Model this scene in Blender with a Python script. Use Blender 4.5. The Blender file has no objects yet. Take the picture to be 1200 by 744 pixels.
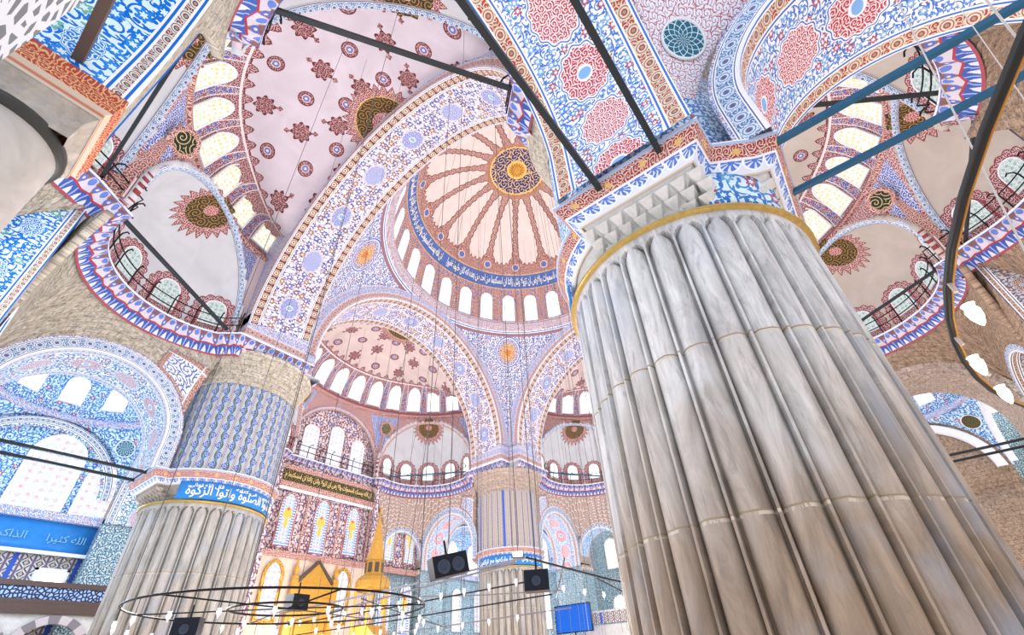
import bpy, math, random
from mathutils import Vector, Matrix
random.seed(7)
PI = math.pi; TAU = 2 * PI
sin, cos, sqrt, rad = math.sin, math.cos, math.sqrt, math.radians
sc = bpy.context.scene; COL = sc.collection

# ------------------------------------------------------------------ node helper
class X:
    """a value in a node tree; arithmetic builds Math nodes"""
    nt = None
    def __init__(s, v): s.v = v
    @staticmethod
    def op(name, *a, clamp=False):
        if all(not isinstance(q, X) for q in a):
            a = [X(q) for q in a]
        n = X.nt.nodes.new('ShaderNodeMath'); n.operation = name; n.use_clamp = clamp
        for i, q in enumerate(a):
            q = q.v if isinstance(q, X) else q
            if isinstance(q, (int, float)): n.inputs[i].default_value = q
            else: X.nt.links.new(q, n.inputs[i])
        return X(n.outputs[0])
    def __add__(s, o): return X.op('ADD', s, o)
    __radd__ = __add__
    def __sub__(s, o): return X.op('SUBTRACT', s, o)
    def __rsub__(s, o): return X.op('SUBTRACT', o, s)
    def __mul__(s, o): return X.op('MULTIPLY', s, o)
    __rmul__ = __mul__
    def __truediv__(s, o): return X.op('DIVIDE', s, o)
    def __rtruediv__(s, o): return X.op('DIVIDE', o, s)
    def __lt__(s, o): return X.op('LESS_THAN', s, o)
    def __gt__(s, o): return X.op('GREATER_THAN', s, o)
    def __and__(s, o): return X.op('MULTIPLY', s, o)
    def __or__(s, o): return X.op('MAXIMUM', s, o)
def fsin(a): return X.op('SINE', a)
def fcos(a): return X.op('COSINE', a)
def fr(a): return X.op('FRACT', a)
def fl(a): return X.op('FLOOR', a)
def ab(a): return X.op('ABSOLUTE', a)
def mn(a, b): return X.op('MINIMUM', a, b)
def sq(a): return X.op('SQRT', a)
def at2(a, b): return X.op('ARCTAN2', a, b)
def inv(a): return 1 - a
def hyp(a, b): return sq(a * a + b * b)
def between(a, lo, hi): return (a > lo) & (a < hi)
def rgb(c):
    n = X.nt.nodes.new('ShaderNodeRGB'); n.outputs[0].default_value = (*c, 1); return n.outputs[0]
def mix(f, a, b):
    n = X.nt.nodes.new('ShaderNodeMix'); n.data_type = 'RGBA'
    for i, q in ((0, f), (6, a), (7, b)):
        if isinstance(q, X): q = q.v
        if isinstance(q, (int, float)): n.inputs[i].default_value = q
        elif isinstance(q, tuple): n.inputs[i].default_value = (*q, 1)
        else: X.nt.links.new(q, n.inputs[i])
    return n.outputs[2]
def uv(name='UVMap'):
    n = X.nt.nodes.new('ShaderNodeUVMap'); n.uv_map = name
    s = X.nt.nodes.new('ShaderNodeSeparateXYZ'); X.nt.links.new(n.outputs[0], s.inputs[0])
    return X(s.outputs[0]), X(s.outputs[1])
def vec(u, v):
    n = X.nt.nodes.new('ShaderNodeCombineXYZ')
    for i, q in enumerate((u, v)):
        if isinstance(q, X): X.nt.links.new(q.v, n.inputs[i])
        else: n.inputs[i].default_value = q
    return n.outputs[0]
def objco():
    n = X.nt.nodes.new('ShaderNodeTexCoord'); return n.outputs['Object']
def vor(u, v, s, feat='F1', rnd=1.0):
    n = X.nt.nodes.new('ShaderNodeTexVoronoi'); n.voronoi_dimensions = '2D'; n.feature = feat
    X.nt.links.new(vec(u, v), n.inputs['Vector']); n.inputs['Scale'].default_value = s
    n.inputs['Randomness'].default_value = rnd
    return n
def noise(p, s, det=3, dist=0.0, rough=.5):
    n = X.nt.nodes.new('ShaderNodeTexNoise'); X.nt.links.new(p, n.inputs['Vector'])
    n.inputs['Scale'].default_value = s; n.inputs['Detail'].default_value = det
    n.inputs['Distortion'].default_value = dist; n.inputs['Roughness'].default_value = rough
    return X(n.outputs[0])
def filigree(u, v, s, w, wob=.25):
    """curly scroll work: a spiral wound round every cell centre"""
    s = s * .8; t = vor(u, v, s, 'F1', .75)
    p = X.nt.nodes.new('ShaderNodeSeparateXYZ'); X.nt.links.new(t.outputs['Position'], p.inputs[0])
    du = u - X(p.outputs[0]); dv = v - X(p.outputs[1]); d = hyp(du, dv) * s; a = at2(du, dv)
    th = min(.46, .16 + w * 1.6)
    if w < 0: return fr(d * 3.1 + a * (1 / TAU)) < .22
    return (fr(d * 3.1 + a * (1 / TAU)) < th) | between(fr(a * (4 / TAU) + d * 1.3), 0, .16) & (d > .3)
def lattice(u, v, s, w):
    return X(vor(u, v, s, 'DISTANCE_TO_EDGE').outputs['Distance']) < w
def flowers(u, v, s, R=.3, n=6, rnd=.8):
    """scattered rosettes: mask, centre mask, random per flower"""
    t = vor(u, v, s, 'F1', rnd)
    p = X.nt.nodes.new('ShaderNodeSeparateXYZ'); X.nt.links.new(t.outputs['Position'], p.inputs[0])
    c = X.nt.nodes.new('ShaderNodeSeparateColor'); X.nt.links.new(t.outputs['Color'], c.inputs[0])
    du = u - X(p.outputs[0]); dv = v - X(p.outputs[1])
    r = hyp(du, dv) * s; a = at2(du, dv)
    rr = R * (.78 + .22 * fcos(a * n))
    return r < rr, r < rr * .45, X(c.outputs[0]), r
def floral(u, v, s, bg, line, c1, c2, c3=None, lw=.045, R=.34):
    col = mix(filigree(u, v, s * .9, lw), bg, line)
    m, c, rnd, r = flowers(u, v, s, R)
    fc = mix(rnd > .5, c1, c2)
    if c3: fc = mix(rnd > .78, fc, c3)
    col = mix(m, col, fc); col = mix(c, col, bg)
    m2, c2_, rnd2, r2 = flowers(u + 3.3, v + 1.7, s * 1.9, .3, 2)
    return mix(m2 & inv(m), col, mix(rnd2 > .5, c1, line))
def roundchain(u, vl, w, per, bg, cream, dark, plain=False):
    """strip with a chain of ringed flowers; vl runs 0..w"""
    du = (fr(u / per) - .5) * per; r = hyp(du, vl - w / 2) / w
    a = at2(du, vl - w / 2)
    if plain:
        col = mix(r < .41, bg, cream); col = mix(r < .30, col, bg); col = mix(r < .23, col, (.75, .62, .5)); col = mix(r < .10, col, dark)
        col = mix((vl < w * .08) | (vl > w * .92), col, (.08, .03, .04)); return col
    col = mix(filigree(u, vl, 2.6 / w, .09), bg, cream)
    col = mix(r < .38 + .03 * fcos(a * 8), col, cream); col = mix(between(r, .25, .30), col, bg)
    col = mix(r < .16, col, mix(r < .08, bg, dark))
    return col
def frame_lines(col, v, pos, white=(.9, .9, .92), blue=(.03, .16, .62), w=.035):
    for p in pos:
        col = mix(between(v, p - 2 * w, p + 2 * w), col, white)
        col = mix(between(v, p - w * .7, p + w * .7), col, blue)
    return col
MATS = {}
def mat(name, fn, rough=.6, bump=None, emit=None, metallic=0, spec=.3):
    m = bpy.data.materials.new(name); m.use_nodes = True; nt = m.node_tree; X.nt = nt
    b = nt.nodes['Principled BSDF']; b.inputs['Roughness'].default_value = rough
    b.inputs['Metallic'].default_value = metallic; b.inputs['Specular IOR Level'].default_value = spec
    c = fn() if callable(fn) else fn
    if isinstance(c, tuple):
        n = noise(objco(), 6, 3); c = mix(n, tuple(q * .88 for q in c), tuple(min(1, q * 1.08) for q in c))
    nt.links.new(c, b.inputs['Base Color'])
    if bump:
        h, st, d = bump()
        n = nt.nodes.new('ShaderNodeBump'); n.inputs['Strength'].default_value = st; n.inputs['Distance'].default_value = d
        nt.links.new(h.v, n.inputs['Height']); nt.links.new(n.outputs[0], b.inputs['Normal'])
    if emit:
        e = emit() if callable(emit) else emit
        col, k = e
        if isinstance(col, tuple): b.inputs['Emission Color'].default_value = (*col, 1)
        else: nt.links.new(col, b.inputs['Emission Color'])
        b.inputs['Emission Strength'].default_value = k
    MATS[name] = m; return m

# palette (linear)
WHT = (.86, .86, .90); CREAM = (.72, .66, .52); BLUE = (.06, .15, .52); SKY = (.22, .45, .80); RED = (.36, .05, .05)
MAROON = (.24, .06, .065); BROWN = (.33, .12, .085); TEAL = (.10, .36, .40); GREEN = (.22, .42, .34); GOLD = (.75, .42, .08)
PINK = (.80, .72, .75); GREYP = (.66, .66, .69); NAVY = (.02, .04, .16); PERI = (.28, .36, .66); ORANGE = (.55, .24, .10)

# ------------------------------------------------------------------ materials
def m_soffit(W, bw, bg, line, c1, c2, c3, bord, cream, dark, per, med, medline, s=2.2, mr=(.62, .8), fine=.045, chain=None, plain=False):
    def f():
        u, v = uv()
        col = floral(u, v, s, bg, line, c1, c2, c3, lw=fine, R=.40)
        vc = v - W / 2
        k = fr(u / per); du = (k - .5) * per; par = fr(u / (2 * per)) > .5
        ra = mr[0] * (.8 + .2 * 1.0)
        a = at2(du, vc); sc_ = 1 + .05 * fcos(a * 12)
        r = hyp(du / mr[1], vc / mr[0]) / sc_
        col = mix(r < 1.16, col, bg); col = mix(between(r, 1.06, 1.11), col, line)
        fil = filigree(u, v, 5.5, .10)
        m1 = mix(fil, med, medline); m1 = mix(hyp(du, vc) < .36 * mr[0], m1, bg)
        m1 = mix(hyp(du / .8, vc) < .29 * mr[0], m1, SKY)
        col = mix(r < 1.0, col, mix(par, m1, mix(filigree(u, v, 6.0, .16), med, medline)))
        p = chain or bw * 1.05
        b1 = roundchain(u, v, bw, p, bord, cream, dark, plain)
        b2 = roundchain(u, v - (W - bw), bw, p, bord, cream, dark, plain)
        col = mix(v < bw, col, b1); col = mix(v > W - bw, col, b2)
        return frame_lines(col, v, (0.05, bw, W - bw, W - .05), blue=tuple(q for q in line))
    return f
mat('main_arch_paint', m_soffit(4.1, .62, (.80, .77, .80), (.30, .25, .40), (.08, .11, .40), (.36, .13, .04), (.16, .07, .10), (.15, .045, .04), (.60, .46, .36), (.20, .1, .1), 3.9, (.09, .13, .42), (.66, .70, .88), s=1.75, mr=(.60, .80), fine=.0, chain=.62, plain=True), .6)
mat('bay_arch_paint', m_soffit(3.4, .50, (.84, .88, .94), (.05, .17, .55), (.10, .28, .68), (.20, .42, .70), (.45, .08, .10), (.42, .06, .05), (.62, .64, .50), (.25, .35, .28), 1.75, (.50, .05, .07), (.88, .84, .86), s=3.4, mr=(.62, .70), fine=.035), .45)
mat('side_arch_paint', m_soffit(1.9, .34, (.72, .90, .95), (.0, .15, .62), (.0, .18, .68), (.02, .25, .72), (.18, .45, .36), (.32, .03, .07), (.66, .76, .64), (.2, .45, .35), 2.3, (.02, .20, .66), (.72, .9, .95), s=2.3, mr=(.25, .4), fine=.03), .4)
mat('blue_arch_paint', m_soffit(3.4, .42, (.74, .80, .86), (.05, .14, .34), (.08, .22, .50), (.26, .10, .16), (.10, .30, .40), (.10, .15, .28), (.60, .66, .70), (.3, .1, .2), 1.9, (.30, .10, .17), (.72, .74, .80), s=2.2, mr=(.50, .62), fine=.0), .4)

mat('brown_arch_paint', m_soffit(1.9, .34, (.56, .52, .50), (.10, .09, .16), (.12, .14, .24), (.22, .10, .08), (.10, .12, .14), (.26, .08, .06), (.50, .44, .38), (.2, .12, .1), 2.3, (.20, .08, .07), (.6, .54, .5), s=2.0, mr=(.25, .4), fine=.03), .5)
def m_archivolt(bg, cream, dark, ln=(.1, .12, .35), per=.45, W=1.0):
    def f():
        u, v = uv()
        col = roundchain(u, v - .12, .5, .55, bg, cream, dark)
        col = mix(v > .62, col, floral(u, v, 5, (.70, .70, .78), (.2, .25, .5), BLUE, BROWN))
        col = mix(v < .12, col, (.82, .8, .82))
        return frame_lines(col, v, (.12, .62, W - .06), blue=ln, w=.022)
    return f
mat('archivolt_paint', m_archivolt((.36, .12, .12), (.62, .52, .48), (.25, .1, .1), W=1.35), .6)
mat('lilac_border', lambda: mix(filigree(uv()[0], uv()[1] * 1.0, 3.0, .1), (.34, .24, .30), (.72, .68, .74)), .6)
mat('archivolt_blue_paint', m_archivolt((.10, .20, .42), (.64, .72, .80), (.24, .08, .1), W=.9), .5)
def f():
    u, v = uv()
    col = floral(u, v, 2.0, (.76, .77, .84), (.12, .16, .38), (.06, .12, .42), (.22, .27, .52), (.32, .12, .10), lw=.03)
    # roundel at (0, 10) of the local frame: u is sideways, v is height
    dv = v - 9.9; r = hyp(u, dv); a = at2(u, dv)
    col = mix(r < 1.45, col, (.74, .76, .84)); col = mix(between(r, 1.32, 1.42), col, BLUE)
    col = mix(r < 1.25, col, mix(filigree(u, v, 2.6, .12), (.10, .15, .42), (.78, .68, .6)))
    col = mix(r < .85 + .05 * fcos(a * 12), col, mix(filigree(u, v, 3.2, .12), (.42, .13, .04), (.84, .66, .4)))
    col = mix(r < .3, col, (.62, .2, .03))
    col = mix(between(v - ab(u) * .0, 11.3, 11.6), col, (.30, .16, .2)); col = mix(v < 1.5, col, mix(filigree(u, v, 2.5, .1), (.28, .12, .14), (.7, .62, .66)))
    return frame_lines(col, v, (11.65,), w=.05)
mat('pendentive_paint', f, .6)

def dome_f():
    u, v = uv()           # u azimuth (rad), v elevation (deg)
    R = 11.75
    x = u * R; y = v * (R * PI / 180)
    # plaster with ribs
    base = mix(noise(objco(), .8, 4), (.62, .52, .49), (.76, .67, .63))
    n = 18
    k = (fr(u * (n / TAU) + .5) - .5); xr = k * (TAU / n) * R * fcos(v * (PI / 180))
    wob = .21 + .05 * fcos(v * 1.6) + .55 * X.op('POWER', mn(ab(v - 57) / 19, 1.0), 6.0)
    rib = ab(xr) < wob; edge = ab(xr) < wob + .09
    red = mix(filigree(x, y, 2.0, .06), (.28, .10, .085), (.66, .50, .45))
    redk = mix(filigree(x, y, 2.2, .06), (.26, .075, .06), (.64, .48, .43))
    col = mix(edge, base, (.16, .05, .04)); col = mix(rib, col, red)
    # cusped arcade at the foot of the ribs
    cusp = 36.5 + 4.2 * X.op('POWER', ab(k * 2), 1.0) * 0 + 5.0 * X.op('POWER', 1 - ab(k) * 2, 3.0) + .7 * fcos(u * n * 6)
    col = mix(v < cusp + .6, col, (.28, .08, .06)); col = mix(v < cusp, col, redk)
    rs = hyp(xr, y - 35.2 * R * PI / 180)
    col = mix(rs < .42, col, (.75, .6, .5)); col = mix(rs < .33, col, (.10, .16, .45))
    # blue inscription ground
    col = mix(v < 31.2, col, (.62, .42, .2)); 
    blue = mix(filigree(x, y, 3.5, .035), (.045, .10, .36), (.16, .26, .52))
    col = mix(v < 30.6, col, blue); col = mix(v < 22.7, col, (.62, .42, .2))
    orn = mix(filigree(x, y, 2.4, .10), (.25, .075, .07), (.64, .50, .47))
    m, c, rn, r = flowers(x, y, 2.4, .3)
    orn = mix(m, orn, mix(rn > .5, (.12, .18, .5), (.55, .25, .12)))
    col = mix(v < 22.2, col, orn)
    # frames of the window piers
    kw = fr(u * (28 / TAU) + .5) - .5; xw = ab(kw) * (TAU / 28) * R
    pier = mix(filigree(x, y, 3, .12), (.12, .14, .36), (.74, .66, .68)); pier = mix(fr(y * 1.6) > .8, pier, (.42, .14, .10))
    col = mix((v < 15.5) & (xw > .80), col, pier)
    col = mix(between(v, 0, 1.3), col, (.66, .62, .66)); col = mix(between(v, .5, .9), col, (.3, .12, .14))
    # crown medallion
    rr = (90 - v) / 14.8
    ang = u
    med = mix(filigree(X.op('MULTIPLY', fcos(u), rr) * 2.6, fsin(u) * rr * 2.6, 1.6, .03), NAVY, (.86, .55, .22))
    col = mix(v > 74.2, col, (.45, .2, .10)); col = mix(rr < .98, col, med)
    col = mix(between(rr, .90, .96), col, (.78, .5, .18)); col = mix(between(rr, .27, .36), col, (.80, .5, .15))
    col = mix(rr < .27, col, mix(fr(u * (16 / TAU)) > .5, (.72, .40, .06), (.42, .14, .04)))
    return col
mat('dome_paint', dome_f, .65)

def semi_f(tint=PINK):
    def f():
        u, v = uv(); r0, _ = uv('RAD')      # u azimuth, v arclength from the foot, r0 local radius
        x = u * r0
        base = mix(noise(objco(), .5, 5, 1.0), tuple(q * .64 for q in tint), tint)
        row = fl(v / 2.15); n = 21
        st = fr(row * .5)
        q = fr(u * (n / TAU) + st) - .5
        dx = q * (TAU / n) * r0; dy = (fr(v / 2.15) - .5) * 2.15
        r = hyp(dx, dy); a = at2(dx, dy)
        kind = fr(row * .5 + fl(u * (n / TAU) + st) * .5) > .25
        big = r < .58 + .08 * fcos(a * 8)
        ring = r < .48
        dec = mix(filigree(x, v, 3.6, .02), (.16, .03, .04), (.58, .42, .42)); dec = mix((r > .52) & (r < .66), dec, (.13, .025, .03))
        circ = mix(ring & (r > .42), dec, (.14, .03, .04)); circ = mix(between(r, .20, .25), circ, (.66, .56, .6)); circ = mix(r < .19, circ, (.16, .18, .46)); circ = mix(r < .08, circ, (.7, .66, .75))
        fin = (ab(dx) * 1.1 + ab(ab(dy) - .86) < .20) | (ab(dx) < .04) & (ab(dy) < .9)
        cart = big | fin
        zone = between(v, 4.7, 12.9)
        col = mix(zone & kind & cart, base, dec)
        col = mix(zone & inv(kind) & ring, col, circ)
        # palmette fringe above the windows, width of 22 per window step
        kf = ab(fr(u * (66 / TAU) * 1.0) - .5) * 2
        kf2 = ab(fr(u * (66 / TAU) * 3.0) - .5) * 2
        top = 4.05 + .62 * X.op('POWER', 1 - kf, 1.5) + .14 * kf2
        col = mix(v < top + .09, col, (.13, .03, .035)); col = mix(v < top, col, mix(filigree(x, v, 3.4, .05), (.22, .05, .055), (.66, .52, .54)))
        # window zone
        kw = ab(fr(u * (32.7272 / TAU)) - .5) * (TAU / 32.7272) * r0
        p = mix(filigree(x, v, 3.6, .08), (.13, .06, .12), (.72, .64, .70))
        m, c, rn, r_ = flowers(x, v, 2.6, .34)
        p = mix(m, p, mix(rn > .5, (.10, .16, .52), (.42, .08, .10)))
        col = mix((v < 3.9) & (kw > .84), col, p)
        col = mix((v < 4.0) & between(kw, .80, .86), col, (.78, .74, .76))
        col = mix(between(v, 3.95, 4.1), col, (.75, .7, .72)); col = mix(v < .55, col, (.30, .10, .12)); col = mix(between(v, .1, .25), col, (.7, .66, .7))
        # crown disc and its ring of pendants
        cx = fcos(u) * r0 - 2.75; cy = fsin(u) * r0; rc = hyp(cx, cy); kc = ab(fr(at2(cx, cy) * (30 / TAU)) - .5) * 2
        lim = 2.75 - .45 * kc
        hi = v > 6
        col = mix(hi & (rc < lim), col, (.20, .05, .05)); col = mix(hi & (rc < lim - .08), col, mix(filigree(x, v, 3.6, .06), (.26, .07, .07), (.70, .54, .52)))
        disc = mix(filigree(cx, cy, 2.2, -.10), (.05, .04, .025), (.46, .25, .05))
        col = mix(hi & (rc < 1.92), col, (.62, .4, .15)); col = mix(hi & (rc < 1.85), col, disc)
        col = mix(hi & (rc < .85), col, mix(filigree(cx, cy, 3.4, .08), (.30, .05, .06), (.72, .6, .6)))
        return col
    return f
mat('semi_dome_paint', semi_f((.70, .64, .72)), .65)
mat('semi_dome_warm_paint', semi_f((.76, .63, .61)), .65)
mat('semi_dome_grey_paint', semi_f((.58, .52, .47)), .65)

def exed_f(tint):
    def f():
        u, v = uv(); r0, _ = uv('RAD')
        x = u * r0
        base = mix(noise(objco(), .6, 5, 1.0), tuple(q * .64 for q in tint), tint)
        # suns round the windows
        q = (fr(u * (180 / 29 / PI) + .5) - .5) * (PI * 29 / 180) * r0
        dy = v - 1.65; dyy = X.op('MAXIMUM', dy, 0.0)
        r = hyp(q, dyy); a = at2(q, v - 1.3)
        lim = 1.12 + .12 * ab(fcos(a * 9))
        lo = v < 3.4
        col = mix(lo & (r < lim) & (v > .0), base, (.25, .05, .06)); col = mix(lo & (r < lim - .06), col, mix(filigree(x, v, 3.8, .06), (.22, .05, .06), (.70, .58, .60)))
        col = mix(lo & between(r, .72, .80), col, (.28, .06, .07))
        cx = fcos(u) * r0 - 2.35; cy = fsin(u) * r0; rc = hyp(cx, cy); kc = ab(fr(at2(cx, cy) * (22 / TAU)) - .5) * 2
        lim2 = 1.75 - .38 * kc; hi = v > 4.0
        col = mix(hi & (rc < lim2), col, (.20, .05, .05)); col = mix(hi & (rc < lim2 - .07), col, mix(filigree(x, v, 3.6, .06), (.26, .07, .07), (.70, .54, .52)))
        col = mix(hi & (rc < 1.12), col, mix(filigree(cx, cy, 2.6, -.11), (.05, .04, .025), (.46, .26, .06)))
        col = mix(hi & (rc < .35), col, mix(filigree(cx, cy, 4, .08), (.36, .08, .07), (.66, .5, .48)))
        return col
    return f
mat('exedra_plaster', exed_f((.66, .68, .73)), .65)
mat('exedra_warm_plaster', exed_f((.58, .52, .47)), .65)

def tri_f():   # wall between semi-dome windows and the exedra arches; u sideways from the corner, v height above 19
    u, v = uv()
    col = mix(filigree(u, v, 2.6, .08), (.28, .09, .09), (.72, .58, .58))
    m = (ab(u) < (v - 2.6) * .42) & (v < 6.4)
    col = mix(m, col, mix(filigree(u, v, 3, .1), (.06, .11, .40), (.70, .72, .84)))
    return col
mat('roundel_script', lambda: mix(hyp(*uv()) > .52, mix(filigree(uv()[0] + 5, uv()[1] + 3, 2.2, -.09), (.02, .03, .025), (.62, .5, .22)), (.62, .55, .4)), .5)
mat('squinch_paint', tri_f, .6)

def cornice_f():   # u along, v 0..1 bottom to top
    u, v = uv()
    k = fr(u / .62)
    tri = ab(k - .5) * 2
    low = mix(ab(fr(u / .36) - .5) * 2 > .30 + v * 2.3, (.05, .11, .40), (.66, .68, .76)); low = mix(ab(fr(u / .36) - .5) < .06, low, (.35, .45, .75))
    low = mix(v < .06, low, (.36, .08, .10))
    mid = mix(tri > (v - .4) * 1.15, (.22, .11, .10), (.62, .58, .66)); mid = mix(between(tri, (v - .4) * 1.15, (v - .4) * 1.15 + .1), mid, (.40, .24, .2))
    r = hyp((k - .5) * .62, (v - .62) * .9)
    mid = mix((r < .11), mid, (.10, .16, .5)); mid = mix(r < .04, mid, (.8, .6, .5))
    r2 = hyp((fr(u / .62 + .5) - .5) * .62, (v - .74) * .9); mid = mix(r2 < .12, mid, (.12, .22, .62))
    col = mix(v > .42, low, mid); col = mix(between(v, .38, .44), col, (.40, .05, .08))
    col = mix(v > .90, col, (.82, .82, .88)); col = mix(between(v, .90, .935), col, (.05, .14, .62))
    return col
mat('abacus_paint', lambda: mix(uv()[1] > .52, mix(between(uv()[1], .3, .4), (.62, .52, .42), (.55, .2, .12)), mix(filigree(uv()[0], uv()[1], 7, .1), (.42, .06, .04), (.72, .44, .22))), .5)
mat('muqarnas_paint', cornice_f, .5)
def cor2_f():   # lower cornice: blue palmettes, then red scroll
    u, v = uv()
    k = (fr(u / .46) - .5) * .46; r = hyp(k, (v - .52) * .62); a = at2(k, v - .52)
    fan = (r < .20) & ((fcos(a * 11) > -.35) | (r < .07))
    leaf = mix(fan, (.66, .72, .84), (.09, .20, .60)); leaf = mix(between(r, .21, .235), leaf, (.84, .86, .9))
    sc_ = mix(filigree(u, v * .8, 7, .1), (.30, .035, .04), (.66, .56, .48))
    r2 = hyp((fr(u / .9) - .5) * .9, (v - .74) * 1.0); a2 = at2(fr(u / .9) - .5, v - .73); sc_ = mix(r2 < .085 + .02 * fcos(a2 * 8), sc_, (.66, .42, .16))
    col = mix(v > .56, leaf, sc_); col = mix(between(v, .53, .575), col, (.80, .78, .82)); col = mix(v > .915, col, (.36, .46, .66)); col = mix(v > .96, col, (.82, .82, .86))
    return mix(v < .05, col, (.62, .50, .36))
mat('scroll_cornice_paint', cor2_f, .5)

def stone(c1, c2, c3, bw=.62, bh=.30, dark=.3):
    def f():
        u, v = uv(); X_ = vec(u, v)
        n = X.nt.nodes.new('ShaderNodeTexBrick'); X.nt.links.new(X_, n.inputs['Vector'])
        n.inputs['Scale'].default_value = 1; n.inputs['Brick Width'].default_value = bw; n.inputs['Row Height'].default_value = bh
        n.inputs['Mortar Size'].default_value = .012; n.inputs['Color1'].default_value = (*c1, 1); n.inputs['Color2'].default_value = (*c2, 1)
        n.inputs['Mortar'].default_value = (*[q * .55 for q in c3], 1)
        a = noise(X_, 1.3, 6, 1.5, .65); b = noise(X_, 7, 4, 1.0, .6)
        col = mix((a - .35) * 2.2, n.outputs[0], c3); return mix(X.op('MULTIPLY', (b - .46) * 4.2, .8, clamp=True), col, tuple(q * dark for q in c3))
    def bmp():
        u, v = uv(); n = noise(vec(u, v), 3, 6, .8, .65); w = vor(u, v, 2.6)
        return n + X(w.outputs['Distance']) * .7, 1.0, .3
    return f, bmp
f_, b_ = stone((.70, .65, .56), (.80, .75, .66), (.52, .45, .34)); mat('rough_stone', f_, .8, b_)
f_, b_ = stone((.50, .36, .26), (.58, .43, .32), (.36, .25, .18)); mat('brown_stone', f_, .8, b_)
f_, b_ = stone((.60, .49, .42), (.68, .56, .49), (.44, .34, .29), .55, .38, .5); mat('pink_stone', f_, .8, b_)
def scale_f():
    u, v = uv(); row = fl(v / .50); k = (fr(u / .6 + row * .5) - .5) * .6; dv = fr(v / .50) * .50
    m = between(hyp(k, dv), .24, .30)
    return mix(m, (.42, .32, .28), mix(noise(vec(u, v), 2.5, 4), (.70, .60, .55), (.92, .85, .80)))
mat('scaled_plaster', scale_f, .7, lambda: (noise(vec(*uv()), 4, 3), .4, .05))

def marble_f(top, warm, wk=1.0):
    def f():
        u, v = uv(); p = vec(u * 1.0, v * .20)
        a = noise(p, 1.6, 8, 1.8, .66); b = noise(vec(u, v * .16), 5.0, 7, 1.2, .68); c = noise(vec(u, v * .6), .45, 5, 1.0)
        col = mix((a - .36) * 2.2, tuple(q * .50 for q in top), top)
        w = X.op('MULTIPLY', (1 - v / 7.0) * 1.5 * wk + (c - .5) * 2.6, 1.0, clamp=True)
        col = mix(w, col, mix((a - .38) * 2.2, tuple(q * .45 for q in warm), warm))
        col = mix(X.op('MULTIPLY', (b - .52) * 5.0, .62, clamp=True), col, (.17, .145, .125))
        col = mix(X.op('MULTIPLY', (c - .53) * 5.0, .45, clamp=True), col, (.36, .50, .68))
        wob = noise(vec(u, v * .2), 2.0, 3) * .10
        for z in (6.2, 3.3, .9):
            col = mix(between(v + wob, z, z + .03), col, (.30, .24, .16))
            col = mix(between(v + wob, z - .05 * 1, z) & (b > .5), col, (.55, .50, .42))
        return col
    return f
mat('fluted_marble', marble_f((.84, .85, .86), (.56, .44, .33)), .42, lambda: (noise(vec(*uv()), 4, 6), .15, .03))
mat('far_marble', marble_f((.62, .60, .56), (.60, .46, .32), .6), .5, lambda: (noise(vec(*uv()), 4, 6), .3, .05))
mat('grey_marble', lambda: mix(noise(objco(), 1.5, 6, 1.2), (.30, .28, .26), (.66, .62, .56)), .45)
mat('dressed_marble', lambda: mix(noise(objco(), 2.2, 7, 1.8, .65), (.42, .43, .42), (.82, .82, .80)), .5, lambda: (noise(objco(), 7, 5, 1.0), .4, .05))
def spf():
    u, v = uv(); m = mix(filigree(u * 2.6, v * 3.0, 1.6, .1), (.72, .76, .84), (.07, .13, .40))
    ed = (u < .12) | (u > .88) | (v > .86) | (v < .1)
    m = mix(ed, m, mix(filigree(u * 3, v * 3, 3, .1), (.30, .12, .10), (.66, .52, .46)))
    return mix(between(u, .12, .15) | between(v, .83, .86), m, (.8, .8, .85))
mat('spandrel_paint', spf, .5)
mat('carved_marble', lambda: mix(lattice(uv()[0], uv()[1], 6.0, .2), (.16, .18, .20), (.66, .70, .74)), .5)
mat('bracket_stone', lambda: mix(noise(objco(), 2.6, 6, 1.2, .6), (.20, .17, .15), (.66, .60, .52)), .7, lambda: (X(vor(X(uv()[0].v), X(uv()[1].v), 3.0).outputs['Distance']), .8, .1))
mat('gold_ring', lambda: mix(noise(objco(), 9, 3), (.46, .30, .07), (.78, .60, .22)), .32, metallic=.6)
mat('gold', lambda: mix(noise(objco(), 5, 4, 1.0), (.52, .25, .035), (.90, .55, .13)), .4, metallic=.35, spec=.5)
mat('gold_carving', lambda: mix(filigree(*uv(), 6, .16), (.82, .50, .10), (.36, .17, .03)), .4, metallic=.3)
mat('black_iron', (.018, .02, .022), .45, metallic=.4)
mat('rod_iron', (.035, .045, .05), .42, metallic=.3)
mat('blue_iron', (.025, .11, .20), .35, metallic=.2)
mat('dark_ring', (.05, .05, .045), .4)
mat('white_wire', (.62, .56, .52), .5)
mat('grey_wire', (.12, .115, .12), .6)
def tile_f():    # upright tile panel of blue flowers on pier drums
    u, v = uv()
    p = .60; k = (fr(u / p) - .5) * p; par = fr(v / 1.1) > .5
    col = mix(ab(k) > .23, (.40, .47, .56), (.66, .58, .54)); col = mix(between(ab(k), .235, .255), col, (.10, .07, .09)); col = mix(ab(k) > .285, col, (.12, .08, .10))
    st = ab(k - .09 * fsin(v * (TAU / 1.1))) < .045; col = mix(st, col, (.13, .14, .06))
    d = k + .11 * fsin(v * (TAU / 1.1)); row = fr(v / .55) - .5; r = hyp(d, row * .5); a = at2(d, row)
    col = mix(r < .145 + .03 * fcos(a * 6), col, (.06, .13, .40)); col = mix(between(r, .05, .085), col, (.40, .52, .80)); col = mix(r < .03, col, (.4, .1, .1))
    r2 = hyp(d, (fr(v / .55 + .5) - .5) * .5); a2 = at2(d, fr(v / .55 + .5) - .5); return mix(r2 < .07 + .02 * fcos(a2 * 3), col, (.10, .24, .48))
mat('flower_tile', tile_f, .3)
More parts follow.
